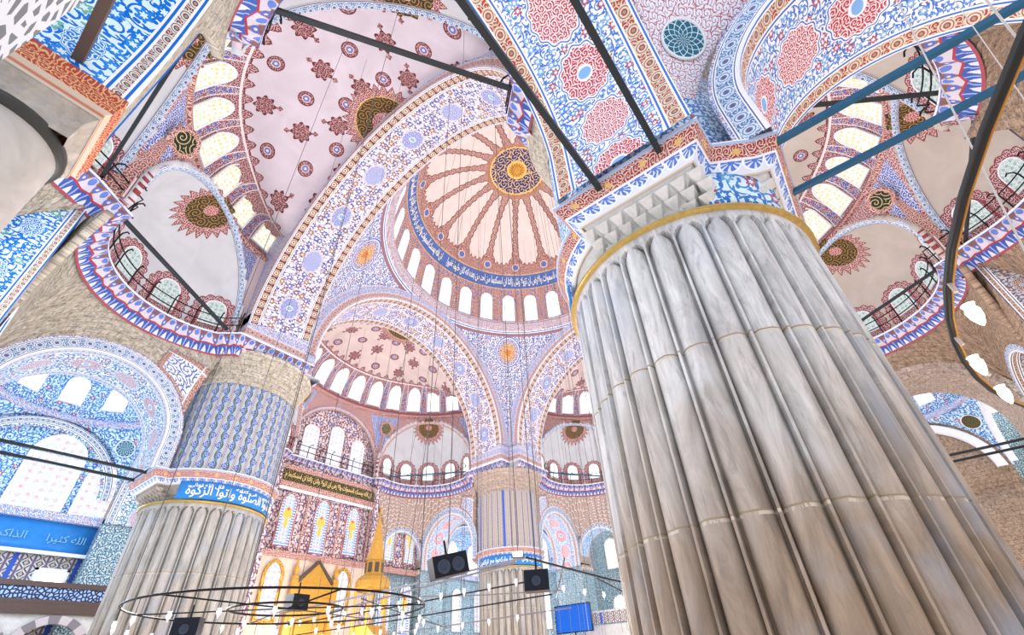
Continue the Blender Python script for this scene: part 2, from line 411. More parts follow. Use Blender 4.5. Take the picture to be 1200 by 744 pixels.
def tile2_f():
    u, v = uv()
    p = .62; k = (fr(u / p) - .5) * p; z = ab(fr(v / .62) - .5) * .62
    col = mix(ab(k) > .25, (.68, .64, .62), (.18, .13, .17))
    ch = between(z + ab(k), .1, .2) | between(z + ab(k), .3, .4)
    col = mix(ch & (ab(k) < .24), col, (.10, .11, .18)); col = mix((ab(k) < .03), col, (.55, .46, .2))
    return mix(fr(u / 3.0 + .33) < .08, col, (.05, .12, .5))
mat('chevron_tile', tile2_f, .35)
def blue_tile_f():
    u, v = uv()
    col = floral(u, v, 1.9, (.50, .68, .82), (.02, .10, .30), (.03, .14, .42), (.07, .28, .44), (.2, .06, .14), lw=.07)
    return col
mat('blue_wall_tile', blue_tile_f, .35)
mat('teal_wall_tile', lambda: floral(*uv(), 2.8, (.52, .64, .68), (.05, .12, .18), (.05, .16, .26), (.10, .26, .30), (.2, .26, .24), lw=.09), .4)
mat('red_wall_paint', lambda: floral(*uv(), 1.3, (.70, .60, .62), (.16, .09, .14), (.17, .07, .10), (.08, .10, .30), (.30, .12, .11), lw=.03), .55)
mat('red_border', lambda: mix(filigree(*uv(), 3, .12), (.30, .09, .08), (.72, .54, .48)), .6)
mat('pink_marble_wall', lambda: mix(noise(vec(*uv()), 1.2, 5, 1.6), (.62, .48, .40), (.82, .70, .60)), .45)
mat('white_moulding', lambda: mix(noise(objco(), 4, 3), (.72, .74, .80), (.88, .90, .94)), .5)
mat('blue_moulding', lambda: mix(fr(uv()[0] * 3) > .5, (.06, .16, .55), (.60, .68, .84)), .5)
def pan_f():
    u, v = uv()
    return mix(noise(vec(u, v), 3, 3), (.02, .18, .55), (.04, .28, .70))
mat('blue_panel', pan_f, .35)
mat('dark_panel', lambda: mix(filigree(*uv(), 2, -.12), (.035, .035, .02), (.30, .24, .09)), .5)
mat('calligraphy_white', (.88, .88, .86), .5)
mat('calligraphy_gold', (.80, .62, .28), .45)
mat('carpet', lambda: mix(noise(objco(), .8, 4), (.50, .30, .24), (.62, .46, .38)), .9)
mat('wood_dark', (.10, .07, .06), .5)
def geo_f():
    u, v = uv(); r = hyp(u, v); a = at2(u, v)
    s = ab(fsin(a * 6 + r * 6)) < .2; t = ab(fsin(a * 6 - r * 6)) < .2
    return mix(s | t, (.02, .13, .20), (.62, .80, .86))
mat('geometric_roundel', geo_f, .4)
mat('bay_pendentive_paint', lambda: mix(filigree(*uv(), 4.6, .03), (.78, .82, .90), (.44, .06, .09)), .5)
mat('pale_blue_paint', lambda: floral(*uv(), 2.1, (.60, .76, .88), (.05, .20, .52), (.04, .16, .50), (.10, .34, .60), (.4, .08, .12), lw=.05), .45)
def voussoir_f():
    u, v = uv(); return mix(fr(u / .9) > .5, (.50, .46, .48), (.20, .19, .21))
mat('voussoir_stone', voussoir_f, .6)
def lattice_f():
    u, v = uv(); return mix(lattice(u, v, 5.5, .2), (.30, .48, .95), (.035, .035, .06))
mat('pierced_marble', lattice_f, .5)

# glowing glass (daylight behind the panes)
def glass(name, tint, dots, k, s=4.5, amt=.12, lead=None):
    def f(): return rgb(tuple(q * .06 for q in tint))
    def e():
        u, v = uv()
        m, c, rn, r = flowers(u, v, s, .34, 6, .25)
        col = mix(m & (rn < amt * 4), tint, dots[0]); col = mix(c & (rn > 1 - amt * 3), col, dots[1])
        if lead: col = mix(filigree(u, v, s * .8, .07), col, lead)
        return col, k
    mat(name, f, .3, emit=e)
glass('pane_white', (1, 1, 1), ((.97, .95, .86), (.9, .95, 1)), 1.35)
glass('pane_yellow', (.93, .92, .84), ((.93, .60, .04), (.90, .80, .5)), .95, 3.4, .16, (.72, .72, .64))
glass('pane_green', (.70, .78, .76), ((.22, .34, .34), (.55, .30, .34)), .8, 3.6, .25, (.45, .56, .56))
glass('pane_blue_dots', (1, 1, 1), ((.55, .75, .95), (.6, .9, .8)), 1.15, 6, .15)
glass('pane_pink', (.97, .97, 1), ((.90, .42, .55), (.40, .72, .84)), .98, 2.2, .2, (.62, .70, .88))
def stained(name, bg, edge, crown, k):
    def f(): return rgb((.04, .04, .06))
    def e():
        u, v = uv()
        col = mix(filigree(u, v, 3.2, .02), bg, (.45, .55, .85))
        m, c, rn, r = flowers(u, v, 3.4, .30, 6, .2)
        col = mix(m, col, mix(rn > .5, (.12, .30, .85), (.85, .25, .35))); col = mix(c, col, (.98, .75, .15))
        q = (v - 2.75) / .42; cr = (ab(q) < 1) & (ab(u) < .36 - .12 * q)
        col = mix(cr, col, crown); col = mix(hyp(u, v - 3.05) < .13, col, (.80, .12, .08)); col = mix((ab(u) < .16) & between(v, 1.5, 2.3), col, crown)
        side = (ab(u) > .46) | (v < .28)
        ck = mix(fr(v * 4.5) > .5, edge, (.96, .97, 1)); col = mix(side, col, ck)
        col = mix(between(ab(u), .42, .46), col, (.30, .35, .6))
        return col, k
    mat(name, f, .3, emit=e)
glass('pane_stained_old', (.72, .82, 1.0), ((.06, .18, .80), (.95, .55, .02)), .95, 3.6, .25, (.35, .42, .75))
stained('pane_stained', (.80, .88, 1.0), (.08, .20, .80), (.98, .62, .05), .95)
stained('pane_stained_yellow', (.95, .90, .80), (.20, .55, .75), (.98, .60, .05), .95)
glass('pane_old_yellow', (.96, .90, .72), ((.95, .52, .02), (.75, .12, .08)), .95, 3.8, .25, (.35, .38, .7))
glass('pane_screen', (.02, .16, .80), ((.03, .20, .86), (.05, .2, .8)), .8)
mat('lamp_glow', (1, .95, .85), .3, emit=((1, .86, .6), 3.5))
mat('lamp_glass', lambda: mix(noise(objco(), 30, 2), (.72, .76, .80), (.95, .97, 1)), .12, emit=((.85, .9, 1), .2))
mat('bulb_white', (1, 1, 1), .3, emit=((.85, .93, 1), 6.0))
mat('speaker_black', (.012, .016, .026), .4)
mat('speaker_cone', (.05, .07, .11), .35)

# ------------------------------------------------------------------ mesh helper
class MB:
    def __init__(s): s.v = []; s.f = []; s.uv = []; s.rad = []; s.mi = []
    def quad(s, ids, uvs, m=0, rads=None):
        s.f.append(ids); s.uv.append(uvs); s.mi.append(m); s.rad.append(rads or [0] * len(ids))
    def grid(s, fn, us, vs, m=0, skip=None):
        """fn(u, v) -> (x, y, z, tu, tv[, r])"""
        n0 = len(s.v); L = []
        for v in vs:
            for u in us:
                q = fn(u, v); s.v.append(q[:3]); L.append(q)
        W = len(us)
        for j in range(len(vs) - 1):
            for i in range(W - 1):
                a = j * W + i; ids = [a, a + 1, a + 1 + W, a + W]
                if skip and skip([L[t] for t in ids]): continue
                s.quad([n0 + t for t in ids], [(L[t][3], L[t][4]) for t in ids], m, [L[t][5] if len(L[t]) > 5 else 0 for t in ids])
        return s
    def box(s, c, d, m=0, rot=0):
        cx, cy, cz = c; dx, dy, dz = [q / 2 for q in d]; n = len(s.v); cr, sr = cos(rot), sin(rot)
        for sx in (-1, 1):
            for sy in (-1, 1):
                for sz in (-1, 1):
                    x, y = sx * dx, sy * dy; s.v.append((cx + x * cr - y * sr, cy + x * sr + y * cr, cz + sz * dz))
        for a, b, c_, d_, w, h in ((0, 1, 3, 2, 1, 2), (4, 6, 7, 5, 1, 2), (0, 4, 5, 1, 0, 2), (2, 3, 7, 6, 0, 2), (0, 2, 6, 4, 0, 1), (1, 5, 7, 3, 0, 1)):
            loc = [s.v[n + t] for t in (a, b, c_, d_)]
            def tc(p):
                x = (p[0] * cr + p[1] * sr); y = (-p[0] * sr + p[1] * cr); q = (x, y, p[2]); return (q[w], q[h])
            s.quad([n + a, n + b, n + c_, n + d_], [tc(p) for p in loc], m)
        return s
    def tube(s, pts, r, n=8, m=0, caps=True):
        pts = [Vector(p) for p in pts]; base = len(s.v); up = Vector((0, 0, 1)); L = 0
        for i, p in enumerate(pts):
            t = (pts[min(i + 1, len(pts) - 1)] - pts[max(i - 1, 0)]).normalized()
            a = t.cross(up)
            if a.length < 1e-3: a = t.cross(Vector((1, 0, 0)))
            a.normalize(); b = t.cross(a); rr = r[i] if isinstance(r, (list, tuple)) else r
            for k in range(n):
                w = TAU * (k + .5) / n; s.v.append(tuple(p + (a * cos(w) + b * sin(w)) * rr))
        for i in range(len(pts) - 1):
            for k in range(n):
                k2 = (k + 1) % n; s.quad([base + i * n + k, base + i * n + k2, base + (i + 1) * n + k2, base + (i + 1) * n + k], [(k / n, i), ((k + 1) / n, i), ((k + 1) / n, i + 1), (k / n, i + 1)], m)
        if caps:
            for o in (0, (len(pts) - 1) * n):
                s.quad([base + o + k for k in range(n)], [(0, 0)] * n, m)
        return s
    def lathe(s, c, prof, n=16, m=0):
        s.grid(lambda u, v: (c[0] + prof[v][0] * cos(u), c[1] + prof[v][0] * sin(u), c[2] + prof[v][1], u * max(prof[v][0], .01), prof[v][1]), [TAU * i / n for i in range(n + 1)], list(range(len(prof))), m)
        return s
    def build(s, name, mats, parent=None, thick=None, ref=None, smooth=True):
        base = Vector(parent.location) if parent else Vector((0, 0, 0))
        p = parent
        while p is not None and p.parent is not None: p = p.parent; base += Vector(p.location)
        if not parent and s.v:
            n = len(s.v); base = Vector((sum(v[0] for v in s.v) / n, sum(v[1] for v in s.v) / n, min(v[2] for v in s.v)))
        me = bpy.data.meshes.new(name)
        me.from_pydata([(v[0] - base.x, v[1] - base.y, v[2] - base.z) for v in s.v], [], s.f)
        l = me.uv_layers.new(name='UVMap'); flat = [c for f in s.uv for q in f for c in q]; l.data.foreach_set('uv', flat)
        l2 = me.uv_layers.new(name='RAD'); l2.data.foreach_set('uv', [c for f in s.rad for q in f for c in (q, 0)])
        if not isinstance(mats, (list, tuple)): mats = [mats]
        for mm in mats: me.materials.append(MATS[mm])
        me.polygons.foreach_set('material_index', s.mi)
        me.polygons.foreach_set('use_smooth', [smooth] * len(s.f))
        me.update()
        o = bpy.data.objects.new(name, me); COL.objects.link(o)
        if parent: o.parent = parent
        else: o.location = base
        if thick:
            md = o.modifiers.new('thickness', 'SOLIDIFY'); md.thickness = thick; md.use_even_offset = False
            r = Vector(ref); t = sum((f.normal.dot((Vector(f.center) + base) - r)) * f.area for f in me.polygons)
            md.offset = 1 if t > 0 else -1
        return o
def tag(o, label, cat, group=None, kind=None):
    if label: o['label'] = label
    if cat: o['category'] = cat
    if group: o['group'] = group
    if kind: o['kind'] = kind
    return o
def thing(name, loc, label, cat, group=None, kind=None):
    o = bpy.data.objects.new(name, None); COL.objects.link(o); o.location = loc; o.empty_display_size = .2
    return tag(o, label, cat, group, kind)
def lin_i(a, b): return list(range(a, b + 1))
def lin(a, b, n): return [a + (b - a) * i / n for i in range(n + 1)]

# ------------------------------------------------------------------ plan
A = 13.73; HR = 9.35                     # pier centres, top of the fluted shafts
def S(k):                               # (outward, sideways, z) of side k -> world
    return (lambda a, b, z: (-a, b, z), lambda a, b, z: (b, a, z), lambda a, b, z: (a, -b, z), lambda a, b, z: (-b, -a, z))[k]
SIDE = ['above the left aisle', 'over the wall with the gilded pulpit', 'at the far right beside the near pier', 'at upper right above the glowing lamps']
SEMI = ['semi_dome_paint', 'semi_dome_warm_paint', 'semi_dome_warm_paint', 'semi_dome_grey_paint']

def arched_pane(T, w, h, n=9, rise=None):
    """outline points in local (x, y): rectangle with a round head; h total"""
    r = w / 2; rise = rise or r
    pts = [(-r, 0), (r, 0)] + [(r * cos(t), h - rise + rise * sin(t)) for t in lin(0, PI, n)]
    return pts
def pane(parent, name, mp, w, h, m, frame=None, fw=.09, dep=.08, x0=0, y0=0, pointed=0):
    """arched window pane; mp(x, y, d) places a local point, d is depth into the room"""
    n = 10; r = w / 2
    def outline(g):
        R = r + g; q = [(-R, -g), (R, -g)]
        for t in lin(0, PI, n):
            px, py = R * cos(t), h - r + R * sin(t)
            if pointed: py += pointed * (1 - abs(cos(t))) ** 1.0
            q.append((px, py))
        return q
    o0 = outline(0)
    mb = MB(); cx, cy = 0, h * .45
    ids = []
    for x, y in [(cx, cy)] + o0:
        mb.v.append(mp(x + x0, y + y0, 0))
    for i in range(len(o0)):
        j = (i + 1) % len(o0); a, b = o0[i], o0[j]
        mb.quad([0, i + 1, j + 1], [(x0, cy), (a[0] + x0, a[1]), (b[0] + x0, b[1])])
    ob = mb.build(name, m, parent, smooth=False)
    if frame:
        o1 = outline(fw); fb = MB(); N = len(o0)
        rings = [(o0, -.02), (o0, dep), (o1, dep), (o1, -.02)]
        for o, d in rings:
            for x, y in o: fb.v.append(mp(x + x0, y + y0, d))
        for k in range(3):
            for i in range(N):
                j = (i + 1) % N
                fb.quad([k * N + i, k * N + j, (k + 1) * N + j, (k + 1) * N + i], [(i * .2, k * .1), (i * .2 + .2, k * .1), (i * .2 + .2, k * .1 + .1), (i * .2, k * .1 + .1)])
        fb.build('window_frame', frame, ob if parent is not None and parent.parent is None else parent, smooth=False)
    return ob

# ------------------------------------------------------------------ floor
mb = MB().grid(lambda u, v: (u, v, 0, u, v), lin(-34, 34, 4), lin(-34, 34, 4)); o = mb.build('floor', 'carpet', thick=.2, ref=(0, 0, 5)); tag(o, None, None, kind='structure')

# ------------------------------------------------------------------ piers
def offset_path(P, d, closed=True):
    n = len(P); out = []
    for i in range(n):
        a = Vector(P[i - 1]); b = Vector(P[i]); c = Vector(P[(i + 1) % n])
        e1 = (b - a).normalized(); e2 = (c - b).normalized(); n1 = Vector((e1.y, -e1.x)); n2 = Vector((e2.y, -e2.x))
        m = n1 + n2
        if m.length < 1e-4: m = n1
        m.normalize(); k = d / max(.35, m.dot(n1)); out.append((b.x + m.x * k, b.y + m.y * k))
    return out
def sweep(mb, P, prof, closed=True, m=0, us=1.0):
    """P: plan polygon counter-clockwise, prof: list of (outward offset, z, texture v)"""
    rows = [offset_path(P, d) for d, z, t in prof]
    n = len(P); L = [0]
    for i in range(n): L.append(L[-1] + (Vector(P[(i + 1) % n]) - Vector(P[i])).length)
    cnt = n + 1 if closed else n
    mb.grid(lambda i, j: (rows[j][i % n][0], rows[j][i % n][1], prof[j][1], L[i] * us, prof[j][2]), list(range(cnt)), list(range(len(prof))), m)
def arm_path(c, sx, sy, Lx, qx, Ly, py, rr, n=30, notch=True):
    """pier outline with a square arm outward in x and one outward in y; ccw in world"""
    pts = [(Lx, qx[0]), (Lx, qx[1])]
    if notch: pts += [(2.85, qx[1] + .05), (2.4, 2.75)]
    pts += [(py[1], Ly), (py[0], Ly)]
    a0 = math.atan2(sqrt(rr * rr - py[0] ** 2), py[0]); a1 = math.atan2(qx[0], sqrt(rr * rr - qx[0] ** 2)) + TAU
    pts += [(rr * cos(t), rr * sin(t)) for t in lin(a0, a1, n)]
    pts = [(c[0] + p * sx, c[1] + q * sy) for p, q in pts]
    ar = sum(pts[i - 1][0] * pts[i][1] - pts[i][0] * pts[i - 1][1] for i in range(len(pts)))
    return pts if ar > 0 else pts[::-1]
PIER_LABEL = ['huge fluted marble pier filling the right foreground', 'fluted marble pier at left with a blue calligraphy panel',
              'slender looking distant fluted pier below the blue and orange roundel', 'fluted pier standing hidden behind the huge near pier']
def pier(i, sx, sy):
    c = (sx * A, sy * A); near = i == 0
    t = thing('marble_pier', (c[0], c[1], 0), PIER_LABEL[i], 'pier')
    R = 3.0; nf = 30; sub = 18 if near else 9
    zt = HR - .22
    zs = lin(0, zt - .75, 6) + [zt - .55, zt - .42, zt - .34, zt - .27, zt - .21, zt - .16, zt - .11, zt - .07, zt - .03, zt, zt + .06, HR]
    FT = [0, .035, .045, .085] + [.5 - .415 * cos(PI * q / sub) for q in range(1, sub)] + [.915, .955, .965]
    def fn(u, z):
        fi, ti = divmod(u, len(FT)); t_ = FT[ti] if fi < nf else 0; x = abs(t_ - .5) / .415
        hw = .33; e = (z - (zt - hw)) / hw; w = 1.0 if e <= 0 else sqrt(max(0, 1 - e * e))
        if ti in (0, 1, len(FT) - 1): off = -.02 if e < 1 else 0
        elif w > .02 and x < w: off = -.21 + .21 * sqrt(max(0, 1 - (x / w) ** 2))
        elif w > .02 and x < w + .14: off = -.21
        else: off = 0
        r = R + off; an = TAU * (fi + t_) / nf
        return (c[0] + r * cos(an), c[1] + r * sin(an), z, an * R, z)
    us = list(range(nf * len(FT) + 1))
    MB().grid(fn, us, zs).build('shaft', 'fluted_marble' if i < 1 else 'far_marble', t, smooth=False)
    ring = [(R - .1, HR - .06), (R + .08, HR - .05), (R + .12, HR - .01), (R + .12, HR + .03), (R + .08, HR + .07), (R - .2, HR + .08)]
    MB().lathe((c[0], c[1], 0), ring, 96).build('gold_ring', 'gold_ring', t)
    if near: P = arm_path(c, sx, sy, 3.66, (-1.64, 1.96), 3.25, (-1.40, 2.23), 3.3)
    else: P = arm_path(c, sx, sy, 3.55, (-1.6, 2.0), 3.55, (-1.6, 2.0), 3.3)
    # capital under the cornice: square arms with corbels, blue panels on the round
    mb = MB(); sweep(mb, P, [(-.95, HR + .02, 0), (-.9, HR + .5, .5), (-.55, HR + .85, .9), (-.40, HR + .98, 1.0)], us=1)
    mb.build('capital', 'dressed_marble' if near else 'bracket_stone', t, smooth=False)
    mb = MB(); sweep(mb, P, [(-.42, HR + .90, 0), (-.38, HR + .93, .06), (-.20, HR + 1.14, .5), (-.17, HR + 1.16, .54), (-.14, HR + 1.18, .57), (.02, HR + 1.50, .92), (.05, HR + 1.54, .94), (.05, HR + 1.60, 1), (-.6, HR + 1.64, 1)])
    mb.build('cornice', 'scroll_cornice_paint', t, smooth=False)
    # corbel bands (stalactites) on the arms
    for dx, dy, rng, L in ((1, 0, (-1.3, 1.7), 3.66 if near else 3.55), (0, 1, (-1.1, 1.9), 3.25 if near else 3.55)):
        mb = MB()
        for r_, (off, z0, z1) in enumerate(((.95, HR + .08, HR + .30), (.78, HR + .30, HR + .52), (.58, HR + .5, HR + .74))):
            for q in range(8):
                w = (rng[1] - rng[0]) / 8; m_ = rng[0] + w * (q + .5 + (.5 if r_ % 2 else 0) * .5)
                px, py = (L - off, m_) if dx else (m_, L - off)
                n0 = len(mb.v); hw = w * .42
                e = (0, 1) if dx else (1, 0); o_ = (1, 0) if dx else (0, 1)
                def pt(s_, o2, z): return (c[0] + sx * (px + e[0] * s_ + o_[0] * o2), c[1] + sy * (py + e[1] * s_ + o_[1] * o2), z)
                mb.v += [pt(-hw, -.2, z1), pt(hw, -.2, z1), pt(hw, .14, z1), pt(-hw, .14, z1), pt(0, -.2, z0)]
                for f in ((0, 1, 2, 3), (0, 3, 4), (3, 2, 4), (2, 1, 4)): mb.quad([n0 + g for g in f], [(g * .3, r_) for g in f])
        mb.build('stalactite_corbels', 'dressed_marble' if near else 'bracket_stone', t, smooth=False)
    # calligraphy panels on the round part (towards the centre) and the blue diagonal panel (towards the corner)
    ai = math.atan2(-sy, -sx); rp = 3.04
    mb = MB().grid(lambda u, v: (c[0] + rp * cos(u), c[1] + rp * sin(u), v, u * rp, v), lin(ai - (1.66 if i == 1 else 1.35), ai + (1.35 if i != 3 else 1.6), 30), [HR + .12, HR + 1.0])
    pn = mb.build('inscription_panel', 'blue_panel', t, thick=.06, ref=(c[0], c[1], 9))
    if near:
        ao = math.atan2(sy, sx)
        mb = MB().grid(lambda u, v: (c[0] + (3.02 + .13 * (v - HR)) * cos(u), c[1] + (3.02 + .13 * (v - HR)) * sin(u), v, u * 3, v), lin(ao - .27, ao + .27, 8), lin(HR + .06, HR + 1.0, 3))
        mb.build('blue_painted_panel', 'pale_blue_paint', t, thick=.05, ref=(c[0], c[1], 9))
    # upper drum with tiles
    z0, z1 = HR + 1.6, 17.3
    tile = 'pale_blue_paint' if i == 0 else 'flower_tile' if i in (1, 3) else 'chevron_tile'
    mb = MB().grid(lambda u, v: (c[0] + 3.05 * cos(u), c[1] + 3.05 * sin(u), v, u * 3.05, v), lin(0, TAU, 64), [z0, 11.0, 16.2])
    mb.build('tiled_drum', tile, t)
    mb = MB().grid(lambda u, v: (c[0] + (3.08 + .5 * max(0, v - 16.9)) * cos(u), c[1] + (3.08 + .5 * max(0, v - 16.9)) * sin(u), v, u * 3.05, v), lin(0, TAU, 64), [16.2, 16.9, 17.4, 17.9, 18.2])
    mb.build('drum_head', 'rough_stone' if i != 2 else 'pink_stone', t)
    return t, P
PIERS = [pier(0, -1, -1), pier(1, -1, 1), pier(2, 1, 1), pier(3, 1, -1)]

# ------------------------------------------------------------------ main arches, pendentives, dome
ZI, ZO, RI = 20.9, 20.2, 10.65
def main_arch(k):
    T = S(k); t = thing('main_arch', T(14, 0, ZO), ['great painted arch crossing mid view from the left pier to the near pier', 'great painted arch opening on the windowed semi-dome left of the distant pier',
        'great painted arch right of the distant pier, partly hidden by the near pier', 'great arch from the near pier running out of sight behind it'][k], 'arch')
    N = 72
    def zs(a): return ZO + (ZI - ZO) * (16.1 - a) / 4.1
    def soff(th, a): return (*T(a, RI * cos(th), zs(a) + RI * sin(th)), th * RI, 16.1 - a)
    mb = MB().grid(soff, lin(0, PI, N), lin(16.1, 12, 4)); mb.build('soffit', 'main_arch_paint', t)
    for nm, a, r1, mm in (('inner_archivolt', 12.0, 12.0, 'archivolt_paint'), ('outer_archivolt', 16.1, 14.6, 'archivolt_paint')):
        mb = MB().grid(lambda th, r: (*T(a, r * cos(th), zs(a) + r * sin(th)), th * RI, r - RI), lin(0, PI, N), [RI, 11.27, 12.0] if a < 13 else [RI, 11.27, 12.0, 14.6])
        mb.build(nm, mm, t)
    mb = MB().grid(lambda th, a: (*T(a, 14.6 * cos(th), 20.2 + 14.6 * sin(th)), th * RI, a), lin(.35, PI - .35, N), [12.0, 16.1]); mb.build('back', 'rough_stone', t)
    return t
for k in range(4): main_arch(k)
for i, (sx, sy) in enumerate(((-1, -1), (-1, 1), (1, 1), (1, -1))):
    # square block that carries the arch feet
    mb = MB()
    for P in ([(12, 10.65), (16.1, 10.65), (16.1, 16.1), (10.65, 16.1), (10.65, 12), (12, 12)],):
        Q = [(p * sx, q * sy) for p, q in P]
        if sum(Q[j - 1][0] * Q[j][1] - Q[j][0] * Q[j - 1][1] for j in range(6)) < 0: Q = Q[::-1]
        sweep(mb, Q, [(0, 18.2, 0), (0, 19.2, 0), (0, 20.95, 1.7)])
    mb.build('arch_impost', 'archivolt_paint', PIERS[i][0], smooth=False)
    ar = [(12.0 - .35, 10.65 - .35)]
    t = thing('pendentive', (sx * 12, sy * 12, 20.9), ['curved triangular pendentive behind the near pier capital', 'curved triangular pendentive above the left pier with a pale roundel', 'curved triangular pendentive with blue and orange roundel above the distant pier', 'curved triangular pendentive behind the huge near pier'][i], 'pendentive')
    def fn(w, z):
        ro = sqrt(16.97 ** 2 - (z - 20.9) ** 2); lim = math.acos(min(1, 12.0 / ro)); f = lim + (PI / 2 - 2 * lim) * w
        return (sx * ro * cos(f), sy * ro * sin(f), z, (f - PI / 4) * ro, z - 20.9 + .0)
    MB().grid(fn, lin(0, 1, 28), lin(20.9, 32.88, 30)).build('painted_surface', 'pendentive_paint', t, thick=.3, ref=(0, 0, 22))
R0 = 11.75; ZD = 33.3
dome = thing('great_dome', (0, 0, ZD), 'ribbed central dome with a gold and navy crown medallion and blue inscription band', 'dome')
def dfn(u, e): return (R0 * cos(e) * cos(u), R0 * cos(e) * sin(u), ZD + R0 * sin(e), u, math.degrees(e))
MB().grid(dfn, lin(0, TAU, 112), [rad(q) for q in lin(0, 90, 45)]).build('painted_shell', 'dome_paint', dome, thick=.4, ref=(0, 0, ZD))
MB().lathe((0, 0, 0), [(12.4, 32.6), (11.95, 32.75), (11.85, 32.95), (11.72, 33.05), (11.62, 33.2), (11.66, 33.34), (11.9, 33.4)], 112).build('ring_moulding', 'lilac_border', dome)
def on_dome(u0, e0):
    def mp(x, y, d):
        r = R0 - .04 - d; e = e0 + y / R0; u = u0 + x / (R0 * cos(e0 + .1)); return (r * cos(e) * cos(u), r * cos(e) * sin(u), ZD + r * sin(e))
    return mp
for j in range(28):
    u = rad(45 + j * 360 / 28)
    pane(dome, 'window', on_dome(u, rad(2.2)), 1.30, 3.25, 'pane_white', 'white_moulding', .07, .06)
bb = MB().lathe((0, 0, 44.72), [(.01, -.28), (.22, -.22), (.30, -.05), (.42, .02), (.55, .30)], 24).build('crown_boss', 'gold', dome)

